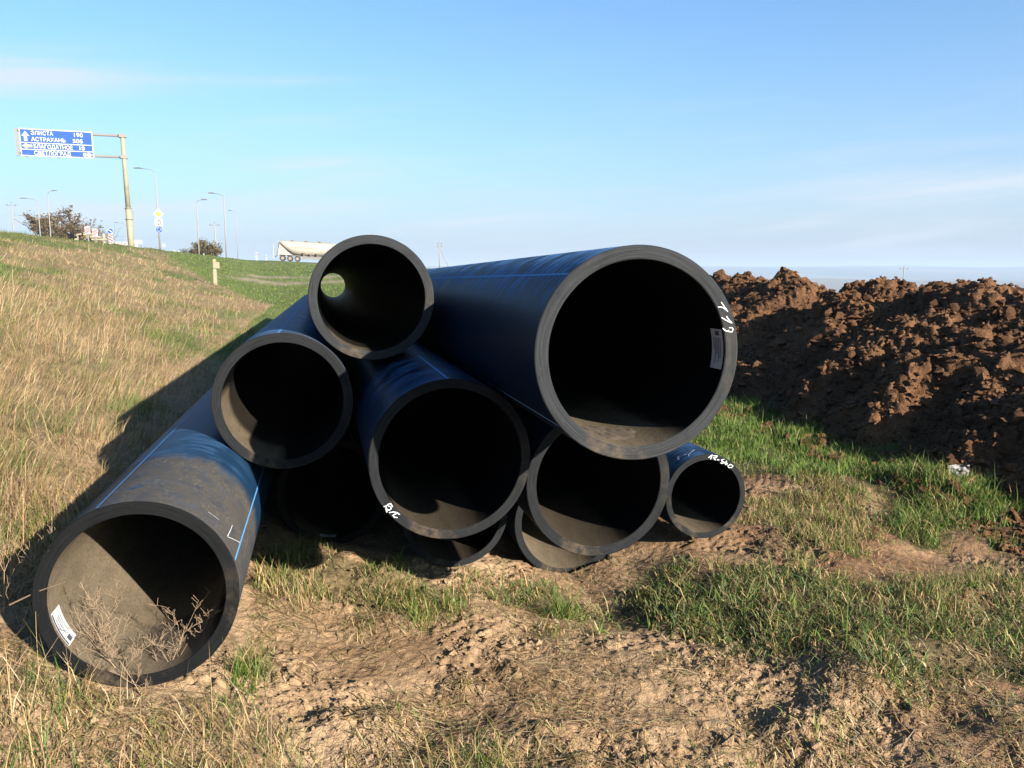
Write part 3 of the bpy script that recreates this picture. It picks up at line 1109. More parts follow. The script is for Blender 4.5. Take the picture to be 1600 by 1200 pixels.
hs = np.geomspace(2.6, 26, 540)
hq = np.concatenate([np.linspace(3.6, 7.2, 250), np.linspace(7.25, 9.8, 30)])
HS, HQ = np.meshgrid(hs, hq, indexing='ij')
HX, HY = xy(HS, HQ)
HZ = heap_top(HS, HQ) + np.minimum(H0(HX, HY), 0.02)
hi = np.arange(HX.size).reshape(HX.shape)
hf = np.stack([hi[:-1, :-1], hi[1:, :-1], hi[1:, 1:], hi[:-1, 1:]], -1).reshape(-1, 4)
spoil = link('spoil_heap', mesh_np('spoil_heap', np.stack([HX, HY, HZ], -1).reshape(-1, 3), hf, [M_HEAP]))
tag(spoil, 'long dark brown heap of dug clods beside the green grass strip', 'soil heap')


def zheap(s, q):
    x, y = xy(s, q)
    return max(float(heap_top(np.array([s]), np.array([q]))[0] + min(float(H0(np.array([x]), np.array([y]))[0]), 0.02)), Hs(x, y))


def clod_mesh(name, n, mat, seed, soft=0.0):
    r2 = random.Random(seed)
    bm = bmesh.new()
    for i in range(n):
        d = Vector((r2.gauss(0, 1), r2.gauss(0, 1), r2.gauss(0, 1))).normalized()
        d = d * r2.uniform(0.72, 1.05)
        d.z *= 0.78
        d.y *= 0.86
        bm.verts.new(d)
    res = bmesh.ops.convex_hull(bm, input=bm.verts)
    bmesh.ops.delete(bm, geom=[v for v in bm.verts if not v.link_faces], context='VERTS')
    me = bpy.data.meshes.new(name)
    bm.to_mesh(me)
    bm.free()
    me.materials.append(mat)
    return me


CLODS = [clod_mesh('clod', 30, M_HEAP, 50 + i) for i in range(14)]
ncl = 0
while ncl < 260:
    s_ = math.exp(random.uniform(math.log(4.0), math.log(14)))
    q_ = 4.0 + 0.07 * (s_ - 4.5) + random.betavariate(1.1, 1.3) * 2.9 - 0.25
    sz = random.uniform(0.03, 0.07) * (0.75 + s_ * 0.045) * (1.25 if random.random() < 0.12 else 1.0)
    z = zheap(s_, q_)
    if z < 0.02 and random.random() < 0.4:
        continue
    x, y = xy(s_, q_)
    o = link('clod', CLODS[ncl % 14], spoil, (x, y, z + sz * 0.25))
    o.rotation_euler = (random.uniform(0, 6), random.uniform(0, 6), random.uniform(0, 6))
    o.scale = (sz * random.uniform(0.8, 1.3), sz, sz * random.uniform(0.7, 1.1))
    ncl += 1


def scatter_clods(name, centres, sizes, seed):
    base = [clod_mesh('tmp', 9, M_HEAP, seed + i) for i in range(8)]
    bv = [np.array([v.co[:] for v in m.vertices]) for m in base]
    bf_ = [np.array([p.vertices[:] for p in m.polygons]) for m in base]
    V, F_, n0 = [], [], 0
    for i, (c, sz) in enumerate(zip(centres, sizes)):
        k = i % 8
        a = random.uniform(0, 6.3)
        ca, sa = math.cos(a), math.sin(a)
        b = bv[k] * np.array([random.uniform(0.7, 1.3), 1, random.uniform(0.6, 1.1)]) * sz
        b = np.stack([b[:, 0] * ca - b[:, 1] * sa, b[:, 0] * sa + b[:, 1] * ca, b[:, 2]], -1) + c
        V.append(b)
        F_.append(bf_[k] + n0)
        n0 += len(b)
    for m in base:
        bpy.data.meshes.remove(m)
    return np.concatenate(V), np.concatenate(F_)


n = 20000
ss = np.exp(rng.uniform(math.log(3.4), math.log(16), n))
qq = 3.95 + 0.07 * (ss - 4.5) + rng.beta(1.1, 1.5, n) * 3.3 - 0.3
X, Y = xy(ss, qq)
Z = np.maximum(heap_top(ss, qq) + np.minimum(H0(X, Y), 0.02), H(X, Y))
sz = rng.gamma(2.0, 0.008, n) * (0.6 + ss * 0.07) + 0.006
V, F_ = scatter_clods('crumbs', np.stack([X, Y, Z + sz * 0.2], -1), sz, 90)
o = link('soil_crumbs', mesh_np('soil_crumbs', V, F_, [M_HEAP], smooth_=False), spoil)
tag(o, kind='stuff')


def sand_heap(px, Y, top, rad, lab):
    c = at(px, 440, Y)
    base = float(H0(np.array([c.x]), np.array([c.y]))[0])
    n = 60
    g = np.linspace(-1, 1, n)
    A_, B_ = np.meshgrid(g, g)
    r0 = np.sqrt(A_ ** 2 + B_ ** 2)
    z = (top - base) * np.clip(1 - r0, 0, 1) ** 0.8 + 0.10 * fbm(A_ * 4 + px, B_ * 4, 4, 240) * (r0 < 1) - 0.05
    v_ = np.stack([A_ * rad, B_ * rad, z], -1).reshape(-1, 3)
    idx = np.arange(n * n).reshape(n, n)
    f_ = np.stack([idx[:-1, :-1], idx[:-1, 1:], idx[1:, 1:], idx[1:, :-1]], -1).reshape(-1, 4)
    tag(link('sand_heap', mesh_np('sand_heap', v_, f_, [M_SAND]), loc=(c.x, c.y, base)), lab, 'sand heap', 'pale heaps behind the dark one')


sand_heap(1225, 16.5, 1.30, 1.5, 'pale sandy heap showing in the dip of the dark heap, beside the large pipe')
sand_heap(1468, 12.8, 1.36, 0.9, 'small pale sandy heap peeping over the middle of the dark heap')

M_STONE = soil_mat('dark stone', (0.06, 0.06, 0.065), (0.04, 0.04, 0.045), (0.09, 0.09, 0.09))
c = at(1128, 436, 12.6)
s_, q_ = sq(c.x, c.y)
me = clod_mesh('stone', 30, M_STONE, 5)
o = link('stone', me, loc=(c.x, c.y, zheap(s_, q_) + 0.04))
o.scale = (0.09, 0.08, 0.12)
tag(o, 'dark grey stone on the heap crest just beside the large pipe', 'stone')

t = NT('dirty plastic film')
M_FILM = t.fin(t.mix(t.noise(t.coord(), 20, 4), (0.15, 0.15, 0.155), (0.08, 0.075, 0.07)), 0.6, 0.5)
c = gpoly([(1488, 706)], 0.25)[0]
s_, q_ = sq(*c)
n = 16
g = np.linspace(-1, 1, n)
A_, B_ = np.meshgrid(g, g)
zz = 0.6 * fbm(A_ * 1.8, B_ * 1.8, 3, 260)
idx = np.arange(n * n).reshape(n, n)
f_ = np.stack([idx[:-1, :-1], idx[:-1, 1:], idx[1:, 1:], idx[1:, :-1]], -1).reshape(-1, 4)
o = link('plastic_scrap', mesh_np('plastic_scrap', np.stack([A_ * 0.07 + zz * 0.03, zz * 0.05, B_ * 0.06], -1).reshape(-1, 3), f_, [M_FILM]),
         loc=(c[0], c[1] - 0.1, zheap(s_, q_) + 0.06))
tag(o, 'crumpled greyish plastic scrap lying at the foot of the dark heap', 'plastic scrap')


# ------------------------------------------------------------------ grass, straw and weeds
t = NT('grass blades')
c0 = t.attr()
tr = t.n('ShaderNodeBsdfTranslucent')
df_ = t.n('ShaderNodeBsdfPrincipled')
df_.inputs['Roughness'].default_value = 0.6
df_.inputs['Specular IOR Level'].default_value = 0.25
t.set(df_.inputs['Base Color'], c0)
t.set(tr.inputs['Color'], c0)
ms = t.n('ShaderNodeMixShader')
ms.inputs[0].default_value = 0.28
t.t.links.new(df_.outputs[0], ms.inputs[1])
t.t.links.new(tr.outputs[0], ms.inputs[2])
t.t.links.new(ms.outputs[0], t.out.inputs['Surface'])
M_GRASS = t.m


def blades(x, y, h, w, lean, colour, az=None, z=None):
    n = len(x)
    z = H(x, y) - 0.006 if z is None else z
    az = rng.uniform(0, 2 * PI, n) if az is None else az
    sa = rng.uniform(0, PI, n)
    d = np.stack([np.cos(az), np.sin(az), np.zeros(n)], -1)
    sd = np.stack([np.cos(sa), np.sin(sa), np.zeros(n)], -1)
    p = np.stack([x, y, z], -1)
    k = np.clip(lean, 0, 1.6)
    upz = np.array([0, 0, 1.0])
    th1, th2 = k * 0.55, k * 1.25
    mid = p + (d * np.sin(th1)[:, None] + upz * np.cos(th1)[:, None]) * (h * 0.52)[:, None]
    tip = mid + (d * np.sin(th2)[:, None] + upz * np.cos(th2)[:, None]) * (h * 0.48)[:, None]
    hw_ = (w / 2)[:, None]
    V = np.stack([p - sd * hw_, p + sd * hw_, mid - sd * hw_ * 0.8, mid + sd * hw_ * 0.8, tip], 1).reshape(-1, 3)
    i = (np.arange(n) * 5)[:, None]
    F_ = np.concatenate([i + [0, 1, 3], i + [0, 3, 2], i + [2, 3, 4]], 1).reshape(-1, 3)
    return V, F_, np.repeat(colour, 5, 0)


def tuft_xy(poly, n, per, spread, wobamp=0.22, gap=-0.05):
    """clumped sample of points inside a ground polygon"""
    lo, hi_ = poly.min(0) - 0.1, poly.max(0) + 0.1
    out = []
    while sum(len(a) for a in out) < n // per:
        x = rng.uniform(lo[0], hi_[0], 4000)
        y = rng.uniform(lo[1], hi_[1], 4000)
        wx, wy = wob(x, y, wobamp, 4.0, 40)
        ok = inside(poly, wx, wy) & (fbm(x * 3.1, y * 3.1, 3, 140) + rng.normal(0, .22, len(x)) > gap)
        out.append(np.stack([x[ok], y[ok]], -1))
    c = np.concatenate(out)[:n // per]
    c = np.repeat(c, per, 0)
    return c[:, 0] + rng.normal(0, spread, len(c)), c[:, 1] + rng.normal(0, spread, len(c))


def mixcol(n, pal, wts, jit=0.22):
    pal = np.array(pal)
    i = rng.choice(len(pal), n, p=np.array(wts) / sum(wts))
    return np.clip(ALB * pal[i] * (1 + rng.normal(0, jit, (n, 1))) * (1 + rng.normal(0, 0.06, (n, 3))), 0.006, 0.85)


G1, G2, G3 = (0.085, 0.165, 0.026), (0.140, 0.230, 0.036), (0.060, 0.120, 0.034)
GY = (0.250, 0.255, 0.066)
ST1, ST2, ST3 = (0.56, 0.395, 0.195), (0.43, 0.285, 0.130), (0.66, 0.52, 0.31)
acc = {}


def put(key, vfc):
    acc.setdefault(key, []).append(vfc)


def not_in_pipes(x, y, margin=0.0):
    ok = np.ones(len(x), bool)
    s, q = sq(x, y)
    for k in 'ACHIJ':
        cx_, r = PC[k], PIPES[k][1]
        s0, q0 = sq(cx_.x, cx_.y)
        ok &= ~((s > s0 - 0.01 - margin) & (np.abs(q - q0) < r * 0.85 + margin))
    return ok


def grow(key, x, y, h, w, lean, pal, wts, az=None, jit=0.22):
    ok = not_in_pipes(x, y)
    x, y = x[ok], y[ok]
    n = len(x)
    f = lambda a: a[ok] if hasattr(a, '__len__') else np.full(n, a)
    put(key, blades(x, y, f(h), f(w), f(lean), mixcol(n, pal, wts, jit), None if az is None else az[ok]))


def lng(n, m, sg):
    return np.exp(rng.normal(math.log(m), sg, n))


# green band across the right foreground
x, y = tuft_xy(BAND, 16000, 14, 0.055, 0.45, 0.0)
n = len(x)
grow('g', x, y, lng(n, .052, .5), rng.uniform(.0026, .0068, n), np.abs(rng.normal(1.15, .42, n)), [G1, G2, (0.15, 0.20, 0.075), (0.22, 0.25, 0.11), ST1, ST2, GY], [2, 2.4, 2.2, 2, 2.2, 1.4, 2.6])
# lush strip by the heap
x, y = tuft_xy(LUSH, 34000, 14, 0.05, 0.3, -0.12)
n = len(x)
grow('g', x, y, lng(n, .060, .38), rng.uniform(.003, .007, n), np.abs(rng.normal(.6, .3, n)), [G2, G1, (0.17, 0.26, 0.05), GY, ST1], [5, 3, 3, 1.2, .4])
# turf going on behind, between the pile and the heap
POLYB = np.array([xy(a, b) for a, b in ((5.5, 1.9), (9, 2.0), (22, 2.2), (22, 5.0), (9, 4.9), (6.5, 4.5))])
x, y = tuft_xy(POLYB, 16000, 10, 0.08, 0.2)
n = len(x)
grow('g', x, y, lng(n, .11, .3), rng.uniform(.004, .010, n), np.abs(rng.normal(.6, .3, n)), [G2, G1, (0.17, 0.26, 0.05), GY], [5, 3, 3, 1])
x, y = tuft_xy(MOUND, 3600, 16, 0.04, 0.2)
n = len(x)
grow('g', x, y, lng(n, .095, .35), rng.uniform(.003, .006, n), np.abs(rng.normal(.9, .3, n)), [G2, GY, G1, ST1], [4, 3, 2, 1])
x, y = tuft_xy(PATCH1, 3800, 16, 0.05, 0.4, 0.0)
n = len(x)
grow('g', x, y, lng(n, .045, .45), rng.uniform(.002, .0045, n), np.abs(rng.normal(.95, .35, n)), [GY, G2, ST1, ST2, G1], [3, 3, 3, 2, 1.5])
x, y = tuft_xy(PATCH2, 6000, 16, 0.04)
n = len(x)
grow('g', x, y, lng(n, .055, .4), rng.uniform(.0025, .005, n), np.abs(rng.normal(.9, .35, n)), [GY, G2, ST1, ST2], [3, 2, 3, 2])
x, y = tuft_xy(PATCH3, 4000, 16, 0.04)
n = len(x)
grow('g', x, y, lng(n, .05, .4), rng.uniform(.0025, .005, n), np.abs(rng.normal(.9, .35, n)), [GY, G2, ST1, ST2], [3, 3, 2, 2])
# matted short growth, dead and green, thinly over all the trodden dirt
n = 90000
a = rng.uniform(-.85, .9, n)
Yb = np.exp(rng.uniform(math.log(1.7), math.log(9), n))
x, y = a * Yb, Yb
s, q = sq(x, y)
mm = fbm(x * 1.3 + 7, y * 1.3, 4, 150) + .25 * sstep(q, .6, 2.2) + .15 * sstep(y, 2.7, 2.0)
ok = (rng.uniform(0, 1, n) < sstep(mm, -.02, .62) * .8) & (q > -1.5) & (q < 4.4 + .07 * (s - 4.5))
x, y = x[ok], y[ok]
n = len(x)
grow('g', x, y, lng(n, .034, .45), np.maximum(rng.uniform(.0016, .0034, n), y * .0005), np.abs(rng.normal(1.25, .35, n)), [ST1, ST2, GY, G2, G1, (0.26, .19, .10)], [3, 3.2, 2.2, 1.6, 1, 2])
# single tufts on bare ground
for (px, py, m, hh, sp_, pal) in ((660, 965, 90, .10, .03, 0), (700, 940, 70, .09, .03, 0), (385, 1075, 170, .11, .04, 0), (370, 1110, 90, .08, .05, 0), (880, 925, 130, .14, .03, 0),
                                  (1500, 905, 110, .07, .04, 0), (1250, 870, 120, .06, .05, 0), (1330, 865, 90, .06, .04, 0), (560, 980, 60, .06, .05, 1), (480, 940, 130, .09, .06, 1),
                                  (1190, 1190, 60, .08, .03, 0), (1290, 1130, 60, .06, .05, 1), (620, 1120, 60, .05, .05, 1), (760, 1185, 90, .09, .04, 0), (1450, 955, 160, .10, .07, 1),
                                  (1560, 845, 100, .07, .05, 0), (1120, 880, 90, .07, .05, 1), (1480, 900, 80, .06, .06, 1), (420, 930, 160, .10, .06, 1), (460, 890, 160, .09, .06, 0)):
    cxy = gpoly([(px, py)])[0]
    x, y = cxy[0] + rng.normal(0, sp_, m), cxy[1] + rng.normal(0, sp_ * 1.3, m)
    grow('g', x, y, lng(m, hh, .3), rng.uniform(.002, .0045, m), np.abs(rng.normal(.7, .35, m)), [G2, GY, ST1, G1], [4, 2, 1, 2] if pal == 0 else [1, 2, 4, .5])
# near lower edge of the picture: dead stems with green between
POLYN = gpoly([(-120, 1165), (120, 1150), (330, 1150), (560, 1160), (760, 1190), (900, 1225), (900, 1400), (-120, 1400)])
x, y = tuft_xy(POLYN, 4200, 16, 0.04)
n = len(x)
keep = rng.uniform(0, 1, n) < np.clip(1.15 - 0.5 * (x + 1.2), .15, 1)
x, y = x[keep], y[keep]
n = len(x)
grow('s', x, y, lng(n, .085, .5), rng.uniform(.0016, .0036, n), np.abs(rng.normal(.8, .4, n)), [ST1, ST2, ST3, G1, G2, GY], [4, 3, 2, 2, 2, 1.5])
# the bank: long dry grass near, finer farther up
n = 190000
a = rng.uniform(-1.05, -0.12, n)
Yb = np.exp(rng.uniform(math.log(2.7), math.log(62), n))
x, y = a * Yb, Yb
s, q = sq(x, y)
ok = (q < -1.12 - 0.05 * pn(s * 3, q * 0, 91)) & (q > -13)
fieldq = field_q(s) + 0.8 * pn(s * 0.25, q * 0.25, 80)
ok &= ~((q > fieldq + 0.3 * rng.normal(0, 1, n)) & (s > 17)) & (s < 74) & ~((q > -1.75) & (s < 3.3))
ok &= rng.uniform(0, 1, n) < np.clip(0.75 + 0.7 * fbm(x * 1.3, y * 1.3, 3, 95), .25, 1)
x, y, s, q = x[ok], y[ok], s[ok], q[ok]
cl_x, cl_y = np.round(x * 7 / (1 + y * .1)) , np.round(y * 7 / (1 + y * .1))
n = len(x)
gr = sstep(fbm(x * 0.45 + 4, y * 0.30, 4, 70) + 0.75 * sstep(q, -8.0, -11.0) - 0.18 * sstep(y, 2, 9) + 0.16, 0.08, 0.50)
tuftn = fbm(x * 1.6, y * 1.6, 3, 97)
green = rng.uniform(0, 1, n) < np.clip(gr * 0.9 + 0.16 + 0.55 * sstep(tuftn, .05, .45), 0, .95)
cg = mixcol(n, [G1, G2, GY, (0.17, 0.22, 0.06)], [2, 3, 3, 2])
cs = mixcol(n, [ST1, ST2, ST3, (0.46, 0.32, 0.19), (0.34, 0.22, 0.13)], [4, 3, 2, 3, 1.2], .2)
colr = np.where(green[:, None], cg, cs)
h = lng(n, .23, .38) * (0.8 + .5 * sstep(tuftn, -.3, .4)) * np.where(green, .7, 1.0) * (1 - .45 * sstep(y, 6, 25)) * np.clip(.45 + (-1.1 - q) * .6, .4, 1)
w = np.maximum(rng.uniform(.002, .0042, n), y * .00040)
lean = np.abs(rng.normal(1.0, .40, n) + .5 * pn(x * .9, y * .9, 98))
azw = PI * 0.05 + 2.2 * fbm(x * 1.1, y * 1.1, 2, 99) + rng.normal(0, .5, n)
put('b', blades(x, y, h, w, lean, colr, azw))
# short growth of the open field
n = 52000
a = rng.uniform(-0.55, 0.02, n)
Yb = np.exp(rng.uniform(math.log(13), math.log(120), n))
x, y = a * Yb, Yb
s, q = sq(x, y)
ok = (q > field_q(s) + 0.3) & (s > 16)
gc = ground_colour(x, y)
ok &= gc[:, 0] < 0.26 * ALB
x, y = x[ok], y[ok]
n = len(x)
put('f', blades(x, y, lng(n, .09, .3), np.maximum(.006, y * .0007), np.abs(rng.normal(.6, .3, n)), mixcol(n, [G2, (0.17, 0.22, 0.06), GY, G1], [4, 3, 2, 2], .18)))

for key, nm, lab in (('g', 'green_grass', 'green grass growing in strips and tufts before the pipes and heap'), ('s', 'dead_grass', 'dead grass stems along the lower edge of the dirt'),
                     ('b', 'bank_grass', 'long dry straw-coloured grass covering the bank'), ('f', 'field_grass', 'short green growth on the open field')):
    Vs, Fs, Cs, n0 = [], [], [], 0
    for V, F_, Cc in acc[key]:
        Vs.append(V)
        Fs.append(F_ + n0)
        Cs.append(Cc)
        n0 += len(V)
    o = link(nm, mesh_np(nm, np.concatenate(Vs), np.concatenate(Fs), [M_GRASS], np.concatenate(Cs), smooth_=False))
    tag(o, lab, 'grass', kind='stuff')

# straw and chaff trodden into the dirt
n = 60000
a = rng.uniform(-.85, .85, n)
Yb = np.exp(rng.uniform(math.log(1.7), math.log(6.5), n))
x, y = a * Yb, Yb
s, q = sq(x, y)
dens = np.clip(.22 + 1.1 * fbm(x * 2.2, y * 2.2, 3, 120) + .35 * sstep(y, 3.4, 2.4), .03, 1)
ok = (rng.uniform(0, 1, n) < dens) & not_in_pipes(x, y, .02) & (q > -1.6)
x, y = x[ok], y[ok]
n = len(x)
L_ = lng(n, .048, .6)
dr = rng.uniform(0, PI, n) * .55 + rng.normal(0, .8, n) + 1.2 * pn(x * 2, y * 2, 122)
dx, dy = np.cos(dr) * L_ / 2, np.sin(dr) * L_ / 2
ww = rng.uniform(.0010, .0026, n)
bend = rng.normal(0, .12, n)
pts = []
for k in (-1, 0, 1):
    px_, py_ = x + dx * k - dy * bend * (k == 0), y + dy * k + dx * bend * (k == 0)
    pts.append(np.stack([px_, py_, H(px_, py_) + .004 + rng.uniform(0, .012, n)], -1))
sd = np.stack([-np.sin(dr), np.cos(dr), np.zeros(n)], -1) * ww[:, None]
V = np.stack([pts[0] - sd, pts[0] + sd, pts[1] - sd, pts[1] + sd, pts[2] - sd * .5, pts[2] + sd * .5], 1).reshape(-1, 3)
i = (np.arange(n) * 6)[:, None]
F_ = np.concatenate([i + [0, 1, 3, 2], i + [2, 3, 5, 4]], 1).reshape(-1, 4)
cst = np.repeat(mixcol(n, [ST1, ST2, ST3, (0.24, .17, .10), GY], [4, 4, 3, 2.5, .8], .25), 6, 0)
tag(link('straw_litter', mesh_np('straw_litter', V, F_, [M_GRASS], cst, smooth_=False)), 'broken straw trodden into the dirt before the pipes', 'straw', kind='stuff')

# crumbs of earth over the dirt
n = 52000
a = rng.uniform(-.85, .85, n)
Yb = np.exp(rng.uniform(math.log(1.7), math.log(8), n))
x, y = a * Yb, Yb
ok = (rng.uniform(0, 1, n) < np.clip(.25 + 1.1 * fbm(x * 1.7 + 9, y * 1.7, 3, 9), .03, 1)) & not_in_pipes(x, y, .02) & (sq(x, y)[1] > -1.5)
x, y = x[ok], y[ok]
sz = rng.gamma(1.4, .0034, len(x)) + .0018
V, F_ = scatter_clods('crumbs', np.stack([x, y, H(x, y) + sz * .25], -1), sz, 130)
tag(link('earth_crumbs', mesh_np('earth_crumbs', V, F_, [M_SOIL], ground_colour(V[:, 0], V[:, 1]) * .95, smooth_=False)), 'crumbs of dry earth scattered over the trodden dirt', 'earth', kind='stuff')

M_WEED = paint('dead weed stalk', (0.36, 0.25, 0.155), 0.9, 0.5, 60, (0.22, 0.14, 0.08))


def weed(px, py, hgt, seed, lab, lean=(0, 0), zg=0.12, spread=1.0, gen=3):
    r2 = random.Random(seed)
    d = ray(px, py)
    k = (zg - EYE.z) / d.z
    bx_, by_ = EYE.x + d.x * k, EYE.y + d.y * k
    bz = Hs(bx_, by_)
    mb = MB()

    def grow_(p, d_, L, rad, lev):
        nseg = 5
        pts, rs = [p], [rad]
        for i in range(nseg):
            d_ = (d_ + Vector((r2.gauss(0, .16), r2.gauss(0, .16), r2.gauss(.02, .10)))).normalized()
            p = p + d_ * (L / nseg)
            pts.append(p)
            rs.append(rad * (1 - .6 * (i + 1) / nseg))
        mb.tube(pts, [max(a_, .0006) for a_ in rs], 4, cap=False)
        if lev < gen:
            for i in range(r2.randint(7, 9) if lev == 0 else r2.randint(3, 5)):
                j = r2.randint(1, nseg)
                a = r2.uniform(0, 6.28)
                side = Vector((math.cos(a), math.sin(a), r2.uniform(.25, .9))).normalized()
                grow_(pts[j], (d_ * .5 + side * spread).normalized(), L * r2.uniform(.32, .6), rs[j] * .62, lev + 1)
        else:
            for i in range(2):                                   # seed heads: small buds along the twig
                q = pts[r2.randint(2, nseg)]
                mb.tube([q - Vector((0, 0, .0025)), q + Vector((r2.gauss(0, .002), r2.gauss(0, .002), .003))], [rad * 1.2, rad * .8], 4)
    grow_(Vector((0, 0, -.02)), Vector((lean[0], lean[1], 1)).normalized(), hgt * 1.15, .0023, 0)
    o = link('dry_weed', mb.mesh('dry_weed', M_WEED), loc=(bx_, by_, bz))
    tag(o, lab, 'dry weed', 'dead weeds before the silted pipe')


weed(140, 1062, .22, 3, 'dead branching weed before the white sticker of the silted pipe', (-.05, .1))
weed(195, 1072, .26, 5, 'tallest dead weed standing before the middle of the silted pipe', (.1, .1))
weed(255, 1065, .20, 9, 'bushy dead weed before the sunlit silt of the pipe mouth', (.25, .1))
weed(298, 1040, .20, 14, 'dead weed at the shaded side of the silted pipe mouth', (.25, .1))
weed(225, 1085, .14, 17, 'short dead weed lowest before the silted pipe mouth', (-.2, .1))
weed(18, 960, .22, 21, 'pale dead weed on the bank edge beside the silted pipe', (.35, .05), .30, .8)
weed(5, 930, .20, 27, 'dead weed at the edge of the picture beside the silted pipe', (.2, .05), .32, .7)
for (px0, py0, px1, py1, Y0, lab) in ((15, 945, 103, 909, 2.55, 'single straw stalk poking out over the silted pipe rim'),):
    p0, p1 = at(px0, py0, Y0), at(px1, py1, Y0 - .08)
    mb = MB().tube([p0 - p0, (p1 - p0) * .5 + Vector((0, 0, .006)), p1 - p0], [.0028, .0022, .0008], 5)
    tag(link('straw_stalk', mb.mesh('straw_stalk', M_WEED), loc=p0), lab, 'straw')

# ------------------------------------------------------------------ along the road
M_CREAM = paint('cream paint', (0.40, 0.355, 0.255), 0.6, 0.35, 3)
M_STEEL = paint('galvanised steel', (0.27, 0.26, 0.25), 0.6, 0.35, 5, (0.25, 0.20, 0.15))
M_WHITE = paint('white sign film', (0.60, 0.61, 0.62), 0.9, 0.08, 8)
M_SIGNB = paint('blue sign film', (0.018, 0.085, 0.42), 0.9, 0.12, 4, (0.05, 0.2, 0.6))
M_RED = paint('red sign film', (0.50, 0.035, 0.03), 0.9, 0.1, 8)
M_YEL = paint('yellow sign film', (0.78, 0.47, 0.05), 0.9, 0.1, 8)
M_GREYP = paint('grey lamp', (0.20, 0.21, 0.22), 0.5, 0.2, 8)
M_CONC = paint('concrete pole', (0.34, 0.33, 0.315), 0.85, 0.25, 5)
M_WOODP = paint('weathered wood', (0.20, 0.16, 0.12), 0.9, 0.4, 5)
M_BLACK = paint('black film', (0.02, 0.02, 0.022), 0.6, 0.1, 8)


def zland(x, y):
    return Hs(x, y)


def foot(px, Y):
    """ground point seen in column px of the photo at depth Y"""
    x = (px - 800) / FPX * Y * math.cos(PITCH)
    # column to x: iterate, since depth along the lens axis depends on height
    for _ in range(4):
        z = zland(x, Y)
        depth = Y * math.cos(PITCH) - (z - EYE.z) * math.sin(PITCH)
        x = (px - 800) / FPX * depth
    return Vector((x, Y, zland(x, Y)))


def height_to(px, py, p):
    """how far above p its upright top is when seen in row py"""
    lo_, hi_ = 0.0, 40.0
    for _ in range(40):
        m_ = (lo_ + hi_) / 2
        r_ = Vector((p.x, p.y, p.z + m_)) - EYE
        row = 600 - FPX * r_.dot(cU) / r_.dot(cF)
        if row > py:
            lo_ = m_
        else:
            hi_ = m_
    return (lo_ + hi_) / 2


def lettering(txt, size, mat, parent, name, loc, align='LEFT', bold=0.022, width=None):
    cu = bpy.data.curves.new('lettering', 'FONT')
    cu.body = txt
    cu.size = size
    cu.align_x = align
    tmp = bpy.data.objects.new('tmp', cu)
    COL.objects.link(tmp)
    dg = bpy.context.evaluated_depsgraph_get()
    me = bpy.data.meshes.new_from_object(tmp.evaluated_get(dg))
    COL.objects.unlink(tmp)
    bpy.data.objects.remove(tmp)
    v0 = np.array([v_.co[:] for v_ in me.vertices])
    mb = MB()
    for i, (dx, dy) in enumerate(((0, 0), (1, 0), (-1, 0), (0, 1), (0, -1))):      # heavier strokes
        mb.add(v0 + np.array([dx * bold * size, dy * bold * size, i * 0.0012]), [tuple(p_.vertices) for p_ in me.polygons])
    bpy.data.meshes.remove(me)
    me = bpy.data.meshes.new(name)
    me.from_pydata(mb.v, [], mb.f)
    me.materials.append(mat)
    o = link(name, me, parent, loc)
    o.rotation_euler = (PI / 2, 0, 0)
    if width:
        xs = [v_.co.x for v_ in me.vertices]
        o.scale.x = width / max(max(xs) - min(xs), 1e-3)
    return o


# --- big direction sign on its arm
base = foot(205.5, 57)
RZ = math.atan2(rx, ry) * 0 + math.atan2(-ux, uy)            # square to the highway
gan = empty('direction_sign', base, RZ)
gan.rotation_euler = (0, R_(-1.0), R_(28))
tag(gan, 'blue overhead direction sign with three white-lettered fields on a cream pole', 'road sign')
HP = height_to(187, 210, base)
pm = MB().tube([(0, 0, -.6), (0, 0, HP * .36)], [.20, .185], 20)
pm.build('pole', M_CREAM, gan, smooth_=True)
MB().tube([(0, 0, HP * .36), (0, 0, HP)], [.155, .135], 20).build('upper_pole', M_CREAM, gan, smooth_=True)
for zz in (.265, .36):
    MB().tube([(0, 0, HP * zz - .04), (0, 0, HP * zz + .04)], .235 if zz < .3 else .222, 20).build('pole_band', M_STEEL, gan, smooth_=True)
MB().box((.30, 0, HP * .265), (.07, .06, 1.1)).build('cable_box', M_STEEL, gan)
px_m = 57 * 1.0 / FPX * 1.015
z_up, z_lo = HP - .10, HP - 1.48
for z_ in (z_up, z_lo):
    MB().tube([(-.1, 0.06, z_), (-6.12, 0.06, z_)], .085, 12).build('arm', M_STEEL, gan, smooth_=True)
    MB().box((0, 0.03, z_), (.46, .40, .22)).build('bracket', M_STEEL, gan)
MB().box((-6.12, 0.06, (z_up + z_lo) / 2), (.16, .16, z_up - z_lo + .3)).build('end_post', M_STEEL, gan)
MB().box((-1.95, 0.06, (z_up + z_lo) / 2), (.06, .06, z_up - z_lo)).build('arm_upright', M_STEEL, gan)
PX0, PX1, PZ0, PZ1 = -5.97, -1.80, HP - 1.66, HP + .04
pan = MB().box(((PX0 + PX1) / 2, -.10, (PZ0 + PZ1) / 2), (PX1 - PX0, .05, PZ1 - PZ0)).build('sign_panel', M_WHITE, gan)
W_ = PX1 - PX0
fields = [(PZ1 - .06, PZ1 - .85), (PZ1 - .90, PZ1 - 1.265), (PZ1 - 1.315, PZ0 + .05)]
for f0, f1 in fields:
    MB().box(((PX0 + PX1) / 2, -.129, (f0 + f1) / 2), (W_ - .12, .006, f0 - f1)).build('sign_field', M_SIGNB, gan)
YT = -.136
